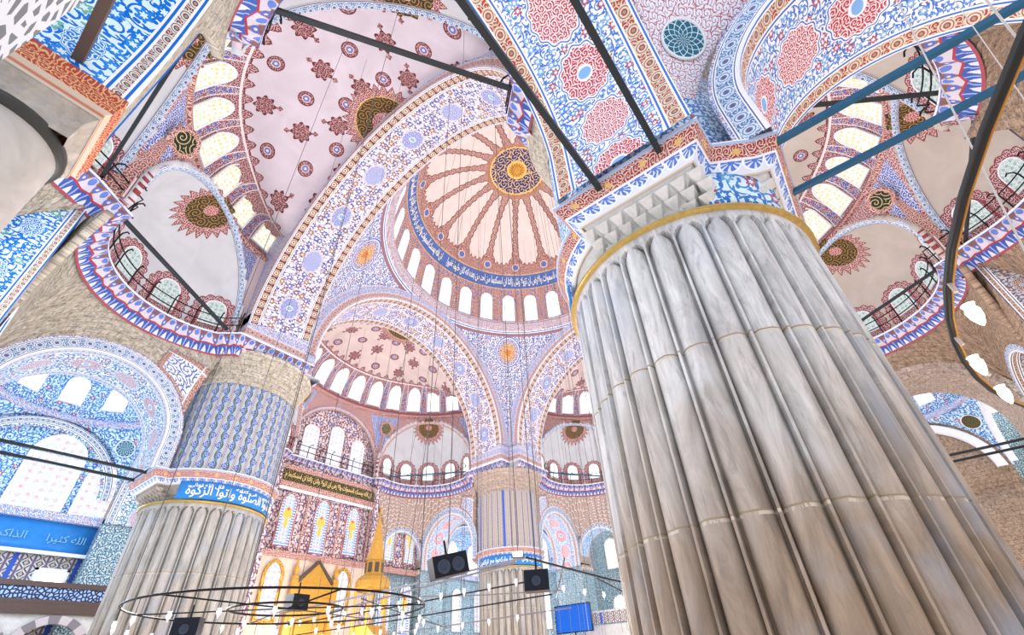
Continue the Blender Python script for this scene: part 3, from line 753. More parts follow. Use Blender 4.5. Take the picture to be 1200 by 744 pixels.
# ------------------------------------------------------------------ semi-domes and exedras
RS, ZS_, CS = 12.42, 26.5, 5.35
def sp_(t): return RS * cos(t) ** (1 / 1.25), CS * sin(t) ** (1 / 1.25)
def CD(d): return 12.0 if d == 0 else 10.96
def semi(k):
    T = S(k)
    t = thing('semi_dome', T(13, 0, ZS_), ['vast lilac semi-dome with red medallions overhead at upper left', 'distant pink semi-dome with red medallions left of the distant pier', 'sliver of pink semi-dome right of the distant pier', 'greyish semi-dome with yellow windows seen through the arch at upper right'][k], 'semi-dome')
    arc = [0]
    M = 40; ts = lin(0, PI / 2 - .001, M)
    for j in range(1, M + 1):
        a, b = ts[j - 1], ts[j]; arc.append(arc[-1] + math.hypot(sp_(b)[0] - sp_(a)[0], sp_(b)[1] - sp_(a)[1]))
    def fn(u, j):
        r, zz = sp_(ts[j]); a_, b_ = 13 + r * cos(u), r * sin(u); r16 = min(RS - .01, math.hypot(3.1, b_))
        hh = 20.2 + sqrt(max(0, 11.45 ** 2 - b_ * b_)); pr_ = ZS_ + CS * (1 - (r16 / RS) ** 2.5) ** .4
        sm = lambda q: (lambda c: c * c * (3 - 2 * c))(max(0, min(1, q)))
        zz -= max(0, pr_ - hh) * sm((22.5 - a_) / 6.4) * sm((12.1 - r) / 3)
        return (*T(a_, b_, ZS_ + zz), u, arc[j], r)
    # v: arclength; windows at v ~ .9..3.1 since the foot is steep
    mb = MB().grid(fn, lin(-1.75, 1.75, 120), list(range(M + 1)), skip=lambda L: max(abs(q[0]) if k in (0, 2) else abs(q[1]) for q in L) < 15.4)
    mb.build('painted_shell', SEMI[k], t, thick=.35, ref=T(13, 0, 20))
    gl = 'pane_yellow' if k in (0, 3) else 'pane_white'
    def on(u0):
        def mp(x, y, d):
            q = min(.9, (y + .8) / CS); r = RS * (1 - q ** 2.5) ** .4 - .05 - d; u = u0 + x / RS; return T(13 + r * cos(u), r * sin(u), ZS_ + y + .8)
        return mp
    for j in range(-7, 7):
        u = rad(5.5 + 11 * j); pane(t, 'window', on(u), 1.35, 2.25, gl, 'white_moulding', .10, .07)
    MB().grid(lambda u, q: (*T(13 + q[0] * cos(u), q[0] * sin(u), q[1]), u * 12, q[2]), lin(-1.32, 1.32, 80), [(12.25, 26.2, 0), (11.98, 26.28, .1), (11.98, 26.5, .3), (12.1, 26.62, .4)]).build('foot_moulding', 'red_border', t)
    # wall between foot and exedra arches
    th3 = (-48, 0, 48); half = rad(24)
    mb = MB()
    for d in th3:
        c = rad(d)
        def f2(w, v):
            ps = PI * (1 - w); s_ = 4.88 * cos(ps); z0 = 20.2 + 4.88 * sin(ps) if 0 < w < 1 else 20.2
            ca, sa = cos(c), sin(c); a0 = 13 + CD(d) * ca - s_ * sa; b0 = CD(d) * sa + s_ * ca
            f = c + half * (s_ / 4.88); a1 = 13 + 12.15 * cos(f); b1 = 12.15 * sin(f); g = v ** .8
            z = z0 + (ZS_ - .2 - z0) * v; side = s_ - 4.88 * (1 if s_ > 0 else -1)
            return (*T(a0 + (a1 - a0) * g, b0 + (b1 - b0) * g, z), side * (1 if v > .5 else 1), z - 19.6)
        mb.grid(f2, lin(0, 1, 36), lin(0, 1, 10))
        for e in (-1, 1):
            f = c + e * half
            mb.grid(lambda w, z: (*T(13 + CD(d) * cos(c) - e * (4.88 + w) * sin(c), CD(d) * sin(c) + e * (4.88 + w) * cos(c), z), w, 0), [0, .5], [18.9, 20.25])
    for e in (-1, 1):
        wb = MB()
        wb.grid(lambda w, v: (*T(*[(23.96 + (24.1 - 23.96) * v) * (1 - w) + (25.0 + (24.1 - 25.0) * max(0, v) ** .8) * w, e * (4.88 + .06 * v)], 20.2 + 6.1 * v), w, 6.1 * v), [0, .5, 1], lin(0, 1, 6))
        wb.grid(lambda w, z: (*T(23.96 + 1.04 * w, e * 4.88, z), w, z), [0, 1], [18.9, 20.25])
        wb.build('jamb_wedge', 'red_border', t)
        c_ = rad(58) * e; pa_, pb_, zc_ = 23.66, e * 4.98, 24.35
        def dsk(a, q): 
            x = q[0] * cos(a); h_ = q[1] + .12 + q[0] * sin(a) * .55; return T(pa_ - h_ * cos(c_) - x * sin(c_), pb_ - h_ * sin(c_) + x * cos(c_), zc_ + q[0] * sin(a))
        MB().grid(lambda a, q: (*dsk(a, q), q[0] * cos(a), q[0] * sin(a)), lin(0, TAU, 28), [(.001, .0), (.3, 0), (.52, 0)]).build('roundel', 'roundel_script', t)
        MB().grid(lambda a, q: (*dsk(a, q), a, q[0]), lin(0, TAU, 28), [(.52, 0), (.53, .04), (.74, .03), (.77, -.12)]).build('roundel_rim', 'red_border', t)
    for e in (-1, 1):
        mb.grid(lambda f, z: (*T(13 + 12.15 * cos(f), e * 12.15 * sin(f), z), 3, .5), [rad(72), rad(76), rad(82)], [18.9, 22, 26.3])
    mb.build('squinch_wall', 'squinch_paint', t)
    return t
ED = 9.25; EH = math.degrees(math.acos((10.96 - ED) / 5.2))
def exedra(k, d, j, arch_only=False):
    T = S(k); c = rad(d); ca, sa = cos(c), sin(c); EDd = CD(d) - (10.96 - ED); E = (13 + EDd * ca, EDd * sa)
    which = {-48: 'right', 0: 'middle', 48: 'left'}[d] if k in (0, 3) else {-48: 'left', 0: 'middle', 48: 'right'}[d]
    t = thing('lunette_arch', T(25, 0, 19), 'painted arch moulding framing the three lunette windows of the far wall', 'arch') if arch_only else thing('exedra', T(E[0], E[1], 19), '%s small half-dome niche below the semi-dome %s' % (which, SIDE[k]), 'half-dome')
    R = 5.2; HS = 4.88 / 5.2; prof = [(R, 18.9, 0), (R, 19.5, .6), (R, 20.2, 1.3)] + [(R * cos(q), 20.2 + R * sin(q), 1.3 + R * q) for q in lin(0, PI / 2 - .002, 24)][1:]
    def W(u, r, z): return T(E[0] + r * cos(u + c), E[1] + r * sin(u + c), z)
    mm = 'exedra_plaster' if k != 3 else 'exedra_warm_plaster'
    def clipped(L):
        c_ = S(k)(13, 0, 0); o_ = S(k)(13 + ca, sa, 0); dx, dy = o_[0] - c_[0], o_[1] - c_[1]
        return max((q[0] - c_[0]) * dx + (q[1] - c_[1]) * dy for q in L) < CD(d) - .11
    if not arch_only: MB().grid(lambda u, q: (*W(u, q[0], q[1]), u, q[2], q[0]), lin(-rad(EH + 3), rad(EH + 3), 64), prof, skip=clipped).build('painted_shell', mm, t, thick=.3, ref=W(0, 0, 19))
    # opening arch moulding
    for nm, r0, r1, dd0, dd1, m_ in (('opening_arch', 4.78, 5.35, -.28, .1, 'archivolt_blue_paint'),):
        def g(w, q):
            s_ = q[0] * cos(w); return (*T(13 + (CD(d) + q[1]) * ca - s_ * sa, (CD(d) + q[1]) * sa + s_ * ca, 20.2 + q[0] * sin(w)), w * 5, q[2])
        MB().grid(g, lin(0, PI, 44), [(4.95, .12, .0), (4.82, .10, .10), (4.82, -.16, .38), (4.88, -.20, .5), (5.12, -.20, .72), (5.14, 0, .9)]).build(nm, 'archivolt_blue_paint' if k != 1 else 'archivolt_paint', t)
    if arch_only: return t
    pm = ['pane_green', 'pane_white', 'pane_white', 'pane_green'][k]
    for q in range(-2, 3):
        u0 = rad(29 * q)
        def mp(x, y, dd, u0=u0):
            s_ = y + .75
            if s_ < 1.3: r, z = R, 18.9 + s_
            else: e = (s_ - 1.3) / R; r, z = R * cos(e), 20.2 + R * sin(e)
            r -= .05 + dd; return W(u0 + x / R, r, z)
        pane(t, 'window', mp, 1.15, 1.65, pm, 'white_moulding', .07, .05)
    return t
for k in range(4):
    semi(k)
    for j, d in enumerate((-48, 0, 48)):
        exedra(k, d, j, k == 1 and d == 0)

# upper gallery cornice (continuous) of each side with railing
PROF = [(-.75, 17.75, 0), (-.55, 18.05, .18), (-.42, 18.25, .38), (-.38, 18.3, .42), (-.10, 18.62, .70), (0, 18.78, .88), (.03, 18.8, .92), (.03, 18.95, 1), (-.6, 18.97, 1)]
def upper_path(k):
    """open path in (a, b) along the inner edge of the gallery cornice of side k"""
    P = []
    def arcp(d, r=4.72, half=66):
        c = rad(d); e_ = ED + CD(d) - 10.96; E = (13 + e_ * cos(c), e_ * sin(c))
        return [(E[0] + r * cos(c + rad(q)), E[1] + r * sin(c + rad(q))) for q in lin(-half, half, 26)]
    P += [(11.55, -10.2), (16.4, -10.2)]
    P += arcp(-48) + ([(24.2, -4.7), (24.5, -4.7), (24.5, 4.7), (24.2, 4.7)] if k == 1 else arcp(0)) + arcp(48)
    P += [(16.4, 10.2), (11.55, 10.2), (11.55, 11.55)]
    return P
def strip(mb, P, prof, T, zig=0.0):
    # offset towards the left of travel = into the room
    # densify
    Q = [P[0]]
    for a, b in zip(P, P[1:]):
        L = math.hypot(b[0] - a[0], b[1] - a[1]); n = max(1, round(L / .31)) if zig else 1
        for i in range(1, n + 1): Q.append((a[0] + (b[0] - a[0]) * i / n, a[1] + (b[1] - a[1]) * i / n))
    P = Q; n = len(P); nr = []
    for i in range(n):
        a = Vector(P[max(0, i - 1)]); b = Vector(P[i]); c = Vector(P[min(n - 1, i + 1)])
        e1 = (b - a) if i else (c - b); e2 = (c - b) if i < n - 1 else (b - a)
        e1.normalize(); e2.normalize(); n1 = Vector((-e1.y, e1.x)); n2 = Vector((-e2.y, e2.x)); m = (n1 + n2)
        if m.length < 1e-4: m = n1
        m.normalize(); nr.append(m / max(.4, m.dot(n1)))
    L = [0]
    for i in range(1, n): L.append(L[-1] + (Vector(P[i]) - Vector(P[i - 1])).length)
    def fn(i, j):
        o, z, tv = prof[j]
        if zig and .2 < tv < .8: o += zig * (1 if i % 2 else -1)
        p = Vector(P[i]) + nr[i] * o; return (*T(p.x, p.y, z), L[i], tv)
    mb.grid(fn, list(range(n)), list(range(len(prof))))
for k in range(4):
    T = S(k); mb = MB(); P = upper_path(k)
    strip(mb, P, PROF, T, .09)
    o = mb.build('gallery_cornice', 'muqarnas_paint', smooth=False)
    tag(o, 'blue and brown stalactite cornice of the upper gallery %s' % SIDE[k], 'cornice')
    # fill behind cornice top (walkway)
    mb = MB(); strip(mb, P, [(-.5, 18.9, 0), (-1.4, 18.9, 1)], T)
    mb.build('walkway', 'white_moulding').location.z += 0
    pass
    # railing
    t = thing('iron_railing', T(20, 0, 19), 'thin black iron railing along the gallery cornice %s' % SIDE[k], 'railing')
    for z in (19.5, 20.05):
        mb = MB(); pts = []
        n = len(P)
        Pq = P[1:-2]
        mb.tube([T(p[0], p[1], z) for p in Pq], .035, 5); mb.build('rail', 'black_iron', t)
    acc = 0; last = None
    posts = []
    for a, b in zip(P[1:-2], P[2:-2]):
        L = math.hypot(b[0] - a[0], b[1] - a[1]); s_ = 0
        while acc + (L - s_) >= 1.25:
            s_ += 1.25 - acc; acc = 0; posts.append((a[0] + (b[0] - a[0]) * s_ / L, a[1] + (b[1] - a[1]) * s_ / L))
        acc += L - s_
    for q, (pa, pb) in enumerate(posts):
        v = Vector((18 - pa, -pb)); v.normalize()
        mb = MB().tube([T(pa, pb, 18.9), T(pa + v.x * .05, pb + v.y * .05, 19.9), T(pa + v.x * .15, pb + v.y * .15, 20.15), T(pa + v.x * .38, pb + v.y * .38, 20.2), T(pa + v.x * .5, pb + v.y * .5, 20.05)], .038, 5)
        mb.build('post', 'black_iron', t)
for o in [o for o in COL.objects if o.name.startswith('walkway')]:
    tag(o, None, None, kind='structure')
for i, o in enumerate([o for o in COL.objects if o.name.startswith('walkway')]): o.name = 'trim_%d' % (i + 1)

# ------------------------------------------------------------------ lower structure: squinches, bay arches
BZ, BR = 12.35, 3.5
BAY_LABEL = {}
def bay_params(k, e):
    """(b0, b1, a_center) of the arch running outward from the pier at end e of side k"""
    if k == 0 and e == -1: return (12.27, 15.67, 21.1)
    if k == 3 and e == 1: return (12.15, 16.2, 20.4)
    return (12.3, 15.7, 20.95)
def bay_arch(k, e):
    T = S(k); b0, b1, ac = bay_params(k, e)
    col = {0: ('bay_arch_paint' if e < 0 else 'blue_arch_paint'), 1: 'bay_arch_paint' if e > 0 else 'blue_arch_paint', 2: 'bay_arch_paint', 3: 'bay_arch_paint' if e > 0 else 'pink_stone'}[k]
    lab = {(0, -1): 'wide painted arch directly overhead, left of the near pier, with red medallions', (0, 1): 'blue patterned arch at left beside the pier with calligraphy',
           (1, -1): 'arch behind the left pier leading to the far wall', (1, 1): 'pointed painted arch just left of the distant pier', (2, 1): 'hidden arch beyond the huge near pier', (2, -1): 'painted arch just right of the distant pier',
           (3, 1): 'painted arch springing from the near pier capital toward the top right corner', (3, -1): 'plain stone arch at right edge behind the near pier'}[(k, e)]
    t = thing('bay_arch', T(ac, e * (b0 + b1) / 2, BZ), lab, 'arch')
    N = 40; R = BR if k != 3 or e < 0 else 3.45
    W = b1 - b0; zb = HR + 1.55
    prof = [('L', zb)] 
    def pth(w):   # w 0..1 : leg, arc, leg
        leg = BZ - zb; tot = 2 * leg + PI * R; s_ = w * tot
        if s_ < leg: return (R, zb + s_, s_)
        if s_ > tot - leg: return (-R, BZ - (s_ - (tot - leg)), s_)
        f = (s_ - leg) / R; return (R * cos(f), BZ + R * sin(f), s_)
    ws = lin(0, 1, N + 8); ws = sorted(set(ws))
    def so(w, b):
        x, z, s_ = pth(w); return (*T(ac - x, e * b, z), s_ + .9, (b - b0) * (3.4 / W))
    MB().grid(so, ws, lin(b0, b1, 3)).build('soffit', col, t)
    ex = .75
    for nm, b in (('archivolt_aisle_side', b0), ('archivolt_bay_side', b1)):
        def g(w, q):
            x, z, s_ = pth(w); rr = (R + q) / R
            zz = z if z <= BZ else BZ + (z - BZ) * rr
            return (*T(ac - x * rr, e * b, zz), s_, q)
        MB().grid(g, ws, [0, .3, ex]).build(nm, 'archivolt_blue_paint' if col != 'pink_stone' else 'pink_stone', t)
    return t, ac, b0, b1, R
WP = []
for k in range(4):
    T = S(k)
    BA = {e: bay_arch(k, e) for e in (-1, 1)}
    stone_m = {0: 'rough_stone', 1: 'scaled_plaster', 2: 'scaled_plaster', 3: 'brown_stone'}[k]
    for e in (-1, 1):
        _, ac, b0, b1, R = BA[e]
        sm = stone_m
        # lower edge: along the bay arch extrados, corner, then along the outer wall arch
        ex = .75
        low = []
        for w in lin(0, 1, 26):
            a = 17.0 + (24.9 - 17.0) * w; x = abs(a - ac); zz = BZ + sqrt((R + ex) ** 2 - x * x) if x < R + ex - .02 else 11.0
            low.append((a, b0, max(zz, 11.0)))
        for w in lin(0, 1, 14)[1:]:
            b = b0 + (7.3 - b0) * w; x = abs(b - 9.8); zz = 11.9 + sqrt((2.5 + .45) ** 2 - x * x) if x < 2.93 else 11.0
            low.append((24.9, b, zz))
        c = rad(48); E = (13 + ED * cos(c), ED * sin(c))
        up = []
        n = len(low)
        for i in range(n):
            q = rad(72 - 144 * i / (n - 1)); up.append((E[0] + 5.45 * cos(c + q), E[1] + 5.45 * sin(c + q), 17.9))
        L = [0]
        for i in range(1, n): L.append(L[-1] + math.hypot(low[i][0] - low[i - 1][0], low[i][1] - low[i - 1][1]))
        def fn(i, v):
            g = v ** 1.6; lo, u_ = low[i], up[i]
            return (*T(lo[0] + (u_[0] - lo[0]) * g, e * (lo[1] + (u_[1] - lo[1]) * g), lo[2] + (u_[2] - lo[2]) * v), L[i], v * math.dist(lo, u_))
        o = MB().grid(fn, list(range(n)), lin(0, 1, 12)).build('stone_squinch', sm, thick=.3, ref=T(15, e * 5, 12))
        if (k, e) in ((0, 1), (1, 1), (2, -1), (1, -1)):
            def fs(i, v):
                q = fn(i, v); cx_ = T(19.5, 0, 14); dx, dy = cx_[0] - q[0], cx_[1] - q[1]; L_ = math.hypot(dx, dy); return (q[0] + dx / L_ * .06, q[1] + dy / L_ * .06, q[2], i / 7.0, v / .72)
            tri = MB().grid(fs, lin_i(0, 7), lin(0, .72, 7)).build('spandrel_tile', 'spandrel_paint', thick=.04, ref=T(15, e * 5, 12))
            tag(tri, 'blue and white spandrel panel with red border, %s' % {(0, 1): 'between the blue arch and the left pier', (1, 1): 'left of the distant pier', (2, -1): 'right of the distant pier', (1, -1): 'behind the left pier'}[(k, e)], 'panel')
        side = ('%s side' % ('near' if (k, e) in ((0, -1), (3, 1)) else 'far'))
        tag(o, {(0, -1): 'stone squinch high on the near end of the left aisle', (0, 1): 'rough beige stone squinch above the blue arch at left', (1, -1): 'stone squinch behind the left pier', (1, 1): 'curved scale-patterned wall just left of the distant pier',
                (2, -1): 'curved scale-patterned wall just right of the distant pier', (2, 1): 'curved wall hidden beyond the near pier', (3, 1): 'rough brownish stone squinch at the top right corner', (3, -1): 'brown stone squinch right of the near pier beneath a cornice'}[(k, e)], 'squinch')
        # outer wall arch between wall pier and corner
        rr = 2.5
        t = thing('aisle_arch', T(25.8, e * 9.8, 11.9), {(0, -1): 'vivid blue arch with dark red borders at the top left corner', (0, 1): 'narrow arch in the left aisle wall near the blue bay'}.get((k, e), 'narrow aisle arch below the half-domes, %s, %s end' % (SIDE[k], 'nearer' if e * (1 if k in (0, 1) else -1) < 0 else 'farther')), 'arch')
        zb = 10.6
        def pth(w):
            leg = 11.9 - zb; tot = 2 * leg + PI * rr; s_ = w * tot
            if s_ < leg: return (rr, zb + s_, s_)
            if s_ > tot - leg: return (-rr, 11.9 - (s_ - (tot - leg)), s_)
            f = (s_ - leg) / rr; return (rr * cos(f), 11.9 + rr * sin(f), s_)
        MB().grid(lambda w, a: (*T(a, e * (9.8 - pth(w)[0]), pth(w)[1]), pth(w)[2] + .4, a - 24.9), lin(0, 1, 40), [24.9, 25.8, 26.8] if k != 1 else [24.9, 25.15, 25.4]).build('soffit', 'brown_arch_paint' if k == 3 else 'side_arch_paint', t)
        for a in ((24.9, 26.8) if k != 1 else (24.9,)):
            MB().grid(lambda w, q: (*T(a, e * (9.8 - pth(w)[0] * (rr + q) / rr), pth(w)[1] if pth(w)[1] < 11.9 else 11.9 + (pth(w)[1] - 11.9) * (rr + q) / rr), pth(w)[2], q), lin(0, 1, 40), [0, .45]).build('archivolt', 'white_moulding' if k == 0 else 'archivolt_blue_paint', t)
        for bb in () if (k, e) in ((0, -1), (3, 1)) else (12.3,):
            w_ = (.5, .5) if k != 1 else (.5, .5); aa = (24.78, 26.95) if k != 1 else (24.78, 25.4); q_ = T((aa[0] + aa[1]) / 2, e * bb, 10.75)
            MB().box(q_, (aa[1] - aa[0], .56, .5) if k in (0, 2) else (.56, aa[1] - aa[0], .5)).build('impost', stone_m, t, smooth=False)
        # wall piers
        t = thing('wall_pier', T(25.9, e * 6.3, 0), {(0, -1): 'smooth round marble column with a square gilded capital at left edge', (0, 1): 'second column farther along the left aisle'}.get((k, e), 'aisle column %s, %s end' % (SIDE[k], 'nearer' if e * (1 if k in (0, 1) else -1) < 0 else 'farther')), 'column')
        ca, cb = 25.95, e * 6.3
        wc = T(ca, cb, 0)
        MB().lathe((wc[0], wc[1], 0), [(.98, 0), (.98, .3), (.86, .4), (.86, 9.2)], 40).build('shaft', 'grey_marble' if k in (0, 3) else 'dressed_marble', t)
        MB().lathe((wc[0], wc[1], 0), [(.84, 9.12), (.93, 9.15), (.95, 9.25), (.93, 9.35), (.84, 9.38)], 40).build('neck_ring', 'dark_ring', t)
        Q = [(wc[0] + x, wc[1] + y) for x, y in ((-1, -1), (1, -1), (1, 1), (-1, 1))]
        mb = MB(); sweep(mb, Q, [(-.22, 9.3, 0), (-.2, 9.75, .4), (-.06, 9.95, .7)]); mb.build('capital', 'bracket_stone', t, smooth=False)
        mb = MB(); sweep(mb, Q, [(-.06, 9.93, .2), (-.05, 10.1, .45), (.04, 10.16, .55), (.04, 10.42, .9), (.08, 10.45, .95), (.08, 10.6, 1), (-.9, 10.62, 1)]); mb.build('abacus', 'abacus_paint', t, smooth=False)
        mb = MB(); sweep(mb, Q, [(-.25, 10.6, 10.6), (-.25, 11.4, 11.4)]); mb.build('impost_block', 'blue_wall_tile' if k == 0 else 'red_wall_paint', t, smooth=False)
        pb = T(25.88, e * 6.3, 14.4); MB().box(pb, (1.84, 1.93, 7.4) if k in (0, 2) else (1.93, 1.84, 7.4)).build('upper_block', stone_m, t, smooth=False)
        if k != 1: MB().grid(lambda z, a: (*T(a, e * 5.31, z), z - 10.3, a - 24.9), lin(10.9, 18.0, 4), [24.93, 26.8]).build('painted_jamb', 'brown_arch_paint' if k == 3 else 'side_arch_paint', t, thick=.02, ref=T(25.9, 0, 14))
    # middle arch of the aisle and wall above
    if k != 1:
        rr = 5.25; zb = 10.6; zc = 12.2
        def pth(w):
            leg = zc - zb; tot = 2 * leg + PI * rr; s_ = w * tot
            if s_ < leg: return (rr, zb + s_, s_)
            if s_ > tot - leg: return (-rr, zc - (s_ - (tot - leg)), s_)
            f = (s_ - leg) / rr; return (rr * cos(f), zc + rr * sin(f), s_)
        t = thing('aisle_arch', T(27.9, 0, 12), ['broad blue tiled arch at left edge between the two aisle columns', '', 'broad aisle arch at far right seen past the near pier', 'broad aisle arch at the right edge behind the lamps'][k], 'arch')
        MB().grid(lambda w, a: (*T(a, -pth(w)[0], pth(w)[1]), pth(w)[2], (a - 27.0)), lin(0, 1, 56), [27.0, 28.0, 28.9]).build('soffit', 'brown_arch_paint' if k == 3 else 'side_arch_paint', t)
        for a in (27.0, 28.9):
            MB().grid(lambda w, q: (*T(a, -pth(w)[0] * (rr + q) / rr, pth(w)[1] if pth(w)[1] < zc else zc + (pth(w)[1] - zc) * (rr + q) / rr), pth(w)[2], q), lin(0, 1, 56), [0, .3, .62]).build('archivolt', 'archivolt_blue_paint' if k == 0 else 'archivolt_paint', t)
        # squinch above it up to the middle exedra cornice
        n = 40; low = []; up = []
        for i in range(n + 1):
            b = -5.35 + 10.7 * i / n; x = abs(b); z0 = zc + sqrt(max(0, (rr + .6) ** 2 - x * x)) if x < rr + .58 else 11.2
            low.append((27.0, b, max(z0, 11.2))); q = rad(-72 + 144 * i / n); up.append((13 + ED + 1.04 + 5.45 * cos(q), 5.45 * sin(q), 17.95))
        o = MB().grid(lambda i, v: (*T(*[low[i][j] + (up[i][j] - low[i][j]) * (v if j == 2 else v ** 1.6) for j in range(3)]), low[i][1], v * math.dist(low[i], up[i])), list(range(n + 1)), lin(0, 1, 10)).build('stone_squinch', stone_m, thick=.3, ref=T(15, 0, 12))
        tag(o, 'stone wall curving up to the middle half-dome %s' % SIDE[k], 'squinch')

# corner bays: outer two arches, pendentives and small dome
for i, (sx, sy) in enumerate(((-1, -1), (-1, 1), (1, 1), (1, -1))):
    if i == 3 or i == 0: cz = 20.4
    cx, cy = 20.45, 20.45; H = 4.72
    nm = ['the near bay overhead', 'the bay behind the blue arch at left', 'the bay behind the distant pier', 'the bay right of the near pier'][i]
    t = thing('bay_vault', (sx * cx, sy * cy, 12), ['painted corner vault overhead above the near pier capital, with a teal star roundel', 'small blue tiled vault with three bright windows at left', 'small tiled vault behind the distant pier', 'small blue vault with a dark roundel at right edge'][i], 'vault')
    Rp = sqrt(2) * H; zc = 12.35
    for px, py in ((-1, -1), (-1, 1), (1, -1), (1, 1)):
        def fn(w, z):
            ro = sqrt(max(H * H, Rp * Rp - (z - zc) ** 2)); lim = math.acos(min(1, H / ro)); f = lim + (PI / 2 - 2 * lim) * w
            return (sx * (cx + px * ro * cos(f)), sy * (cy + py * ro * sin(f)), z, (f - PI / 4) * ro, z - zc)
        mm = 'bay_pendentive_paint' if i == 0 else 'pale_blue_paint'
        p_ = MB().grid(fn, lin(0, 1, 16), lin(zc, zc + H, 16)).build('pendentive', mm, t, thick=.2, ref=(sx * cx, sy * cy, 11))
        # roundel on the pendentive
        zr = zc + 3.45; ro = sqrt(Rp * Rp - (zr - zc) ** 2)
        def on(x, y, d):
            f = PI / 4 + x / ro; z = zr + y * .8; r2 = sqrt(max(H * H, Rp * Rp - (z - zc) ** 2)) - .03 - d
            return (sx * (cx + px * r2 * cos(f)), sy * (cy + py * r2 * sin(f)), z)
        rb = MB(); rr_ = .62 if i == 0 else .6
        rb.grid(lambda a, r: (*on(r * cos(a), r * sin(a), 0.0), r * cos(a) * 2.0, r * sin(a) * 2.0), lin(0, TAU, 24), [.001, .3, rr_]).build('roundel', 'geometric_roundel' if i == 0 else ('dark_panel' if i == 3 else 'geometric_roundel'), t)
        MB().grid(lambda a, q: (*on(q[0] * cos(a), q[0] * sin(a), q[1]), a, q[0]), lin(0, TAU, 24), [(rr_, 0), (rr_, .04), (rr_ + .07, .04), (rr_ + .07, 0)]).build('roundel_rim', 'white_moulding', t)
    zt = zc + H
    MB().lathe((sx * cx, sy * cy, 0), [(H + .1, zt - .15), (H - .14, zt - .08), (H - .16, zt + .15), (H, zt + .3)], 48).build('ring_moulding', 'archivolt_blue_paint', t)
    MB().grid(lambda u, q: (sx * (cx + q[0] * cos(u)), sy * (cy + q[0] * sin(u)), q[1], u * H, q[1]), lin(0, TAU, 48), [(H, zt + .2), (H, zt + 3.2)] + [(H * cos(q), zt + 3.2 + H * sin(q) * .8) for q in lin(0, PI / 2 - .01, 12)][1:]).build('dome_shell', 'pale_blue_paint', t, thick=.2, ref=(sx * cx, sy * cy, 15))
    for q in range(12):
        u0 = TAU * q / 12
        def mp(x, y, d, u0=u0):
            r = H - .04 - d; u = u0 + x / H; return (sx * (cx + r * cos(u)), sy * (cy + r * sin(u)), zt + 1.1 + y)
        pane(t, 'window', mp, 1.15, 1.9, 'pane_white', 'white_moulding', .09, .06)
    # outer arches of the bay
    for ax in (0, 1):
        def Wd(p, q, z): return (sx * p, sy * q, z) if ax == 0 else (sx * q, sy * p, z)
        def g(w, pr):
            f = PI * w; r = pr[0]; return (*Wd(pr[1], 20.45 + r * cos(f), zc + r * sin(f)), f * 3.6, pr[2])
        MB().grid(g, lin(0, 1, 32), [(4.5, 25.1, 0), (3.9, 25.08, .6), (3.9, 25.45, .9)]).build('wall_arch', 'blue_arch_paint' if i == 1 else 'white_moulding' if i == 3 else 'archivolt_blue_paint', t)

# ------------------------------------------------------------------ outer walls
def wall_piece(name, T, a, b0, b1, z0, z1, m, th=.5):
    mb = MB().grid(lambda u, v: (*T(a, u, v), u, v), lin(b0, b1, 4), lin(z0, z1, 4)); o = mb.build(name, m, thick=th, ref=T(0, 0, 5)); tag(o, None, None, kind='structure'); return o
T1 = S(1); T0 = S(0); T2 = S(2); T3 = S(3)

CAM = (-24.064, -15.319, 1.575); YAW, PITCH, ROLL, FOC = -9.201, 36.164, -3.554, 532.01; EXPO = 0.30
LAMP_POS = [[-22.19, -15.85, 2.45], [-21.75, -15.88, 2.45], [-21.34, -15.99, 2.45]]
SPK = [((-17.83, -9.15, 3.15), 0.62, 0.34, 0.34, 'black twin cone loudspeaker hanging tilted from the chandelier cables'), ((-15.09, -9.11, 3.15), 0.52, 0.4, 0.4, 'boxy dark loudspeaker in front of the distant pier shaft'), ((-17.59, -4.08, 3.15), 0.42, 0.32, 0.3, 'dark loudspeaker in front of the gilded gable'), ((-19.24, -2.78, 2.7), 0.5, 0.4, 0.36, 'dark loudspeaker at the bottom in front of the left pier')]
LEDP = (-18.18, -10.94, 3.0)
# ------------------------------------------------------------------ calligraphy
FM = {}
for ch, base, two in (('ا', 0xFE8D, 1), ('ب', 0xFE8F, 0), ('ة', 0xFE93, 1), ('ت', 0xFE95, 0), ('ث', 0xFE99, 0), ('ج', 0xFE9D, 0), ('ح', 0xFEA1, 0), ('خ', 0xFEA5, 0), ('د', 0xFEA9, 1), ('ذ', 0xFEAB, 1), ('ر', 0xFEAD, 1), ('ز', 0xFEAF, 1), ('س', 0xFEB1, 0), ('ش', 0xFEB5, 0), ('ص', 0xFEB9, 0), ('ض', 0xFEBD, 0), ('ع', 0xFEC9, 0), ('غ', 0xFECD, 0), ('ف', 0xFED1, 0), ('ق', 0xFED5, 0), ('ك', 0xFED9, 0), ('ل', 0xFEDD, 0), ('م', 0xFEE1, 0), ('ن', 0xFEE5, 0), ('ه', 0xFEE9, 0), ('و', 0xFEED, 1), ('ى', 0xFEEF, 1), ('ي', 0xFEF1, 0), ('ئ', 0xFE89, 0)):
    FM[ch] = (base, two)
mat('calligraphy_faint', (.22, .48, .62), .5)
def shape(s):
    s = s.replace('لا', '\u0001'); out = ''
    for i, ch in enumerate(s):
        if ch == ' ': out += ch; continue
        pv = s[i - 1] if i else ' '; nx = s[i + 1] if i + 1 < len(s) else ' '
        pj = pv in FM and not FM[pv][1]; 
        if ch == '\u0001': out += chr(0xFEFC if pj else 0xFEFB); continue
        base, two = FM[ch]; nj = (not two) and (nx in FM or nx == '\u0001')
        out += chr(base + (3 if pj and nj else 2 if nj else 1 if pj else 0))
    return out[::-1]
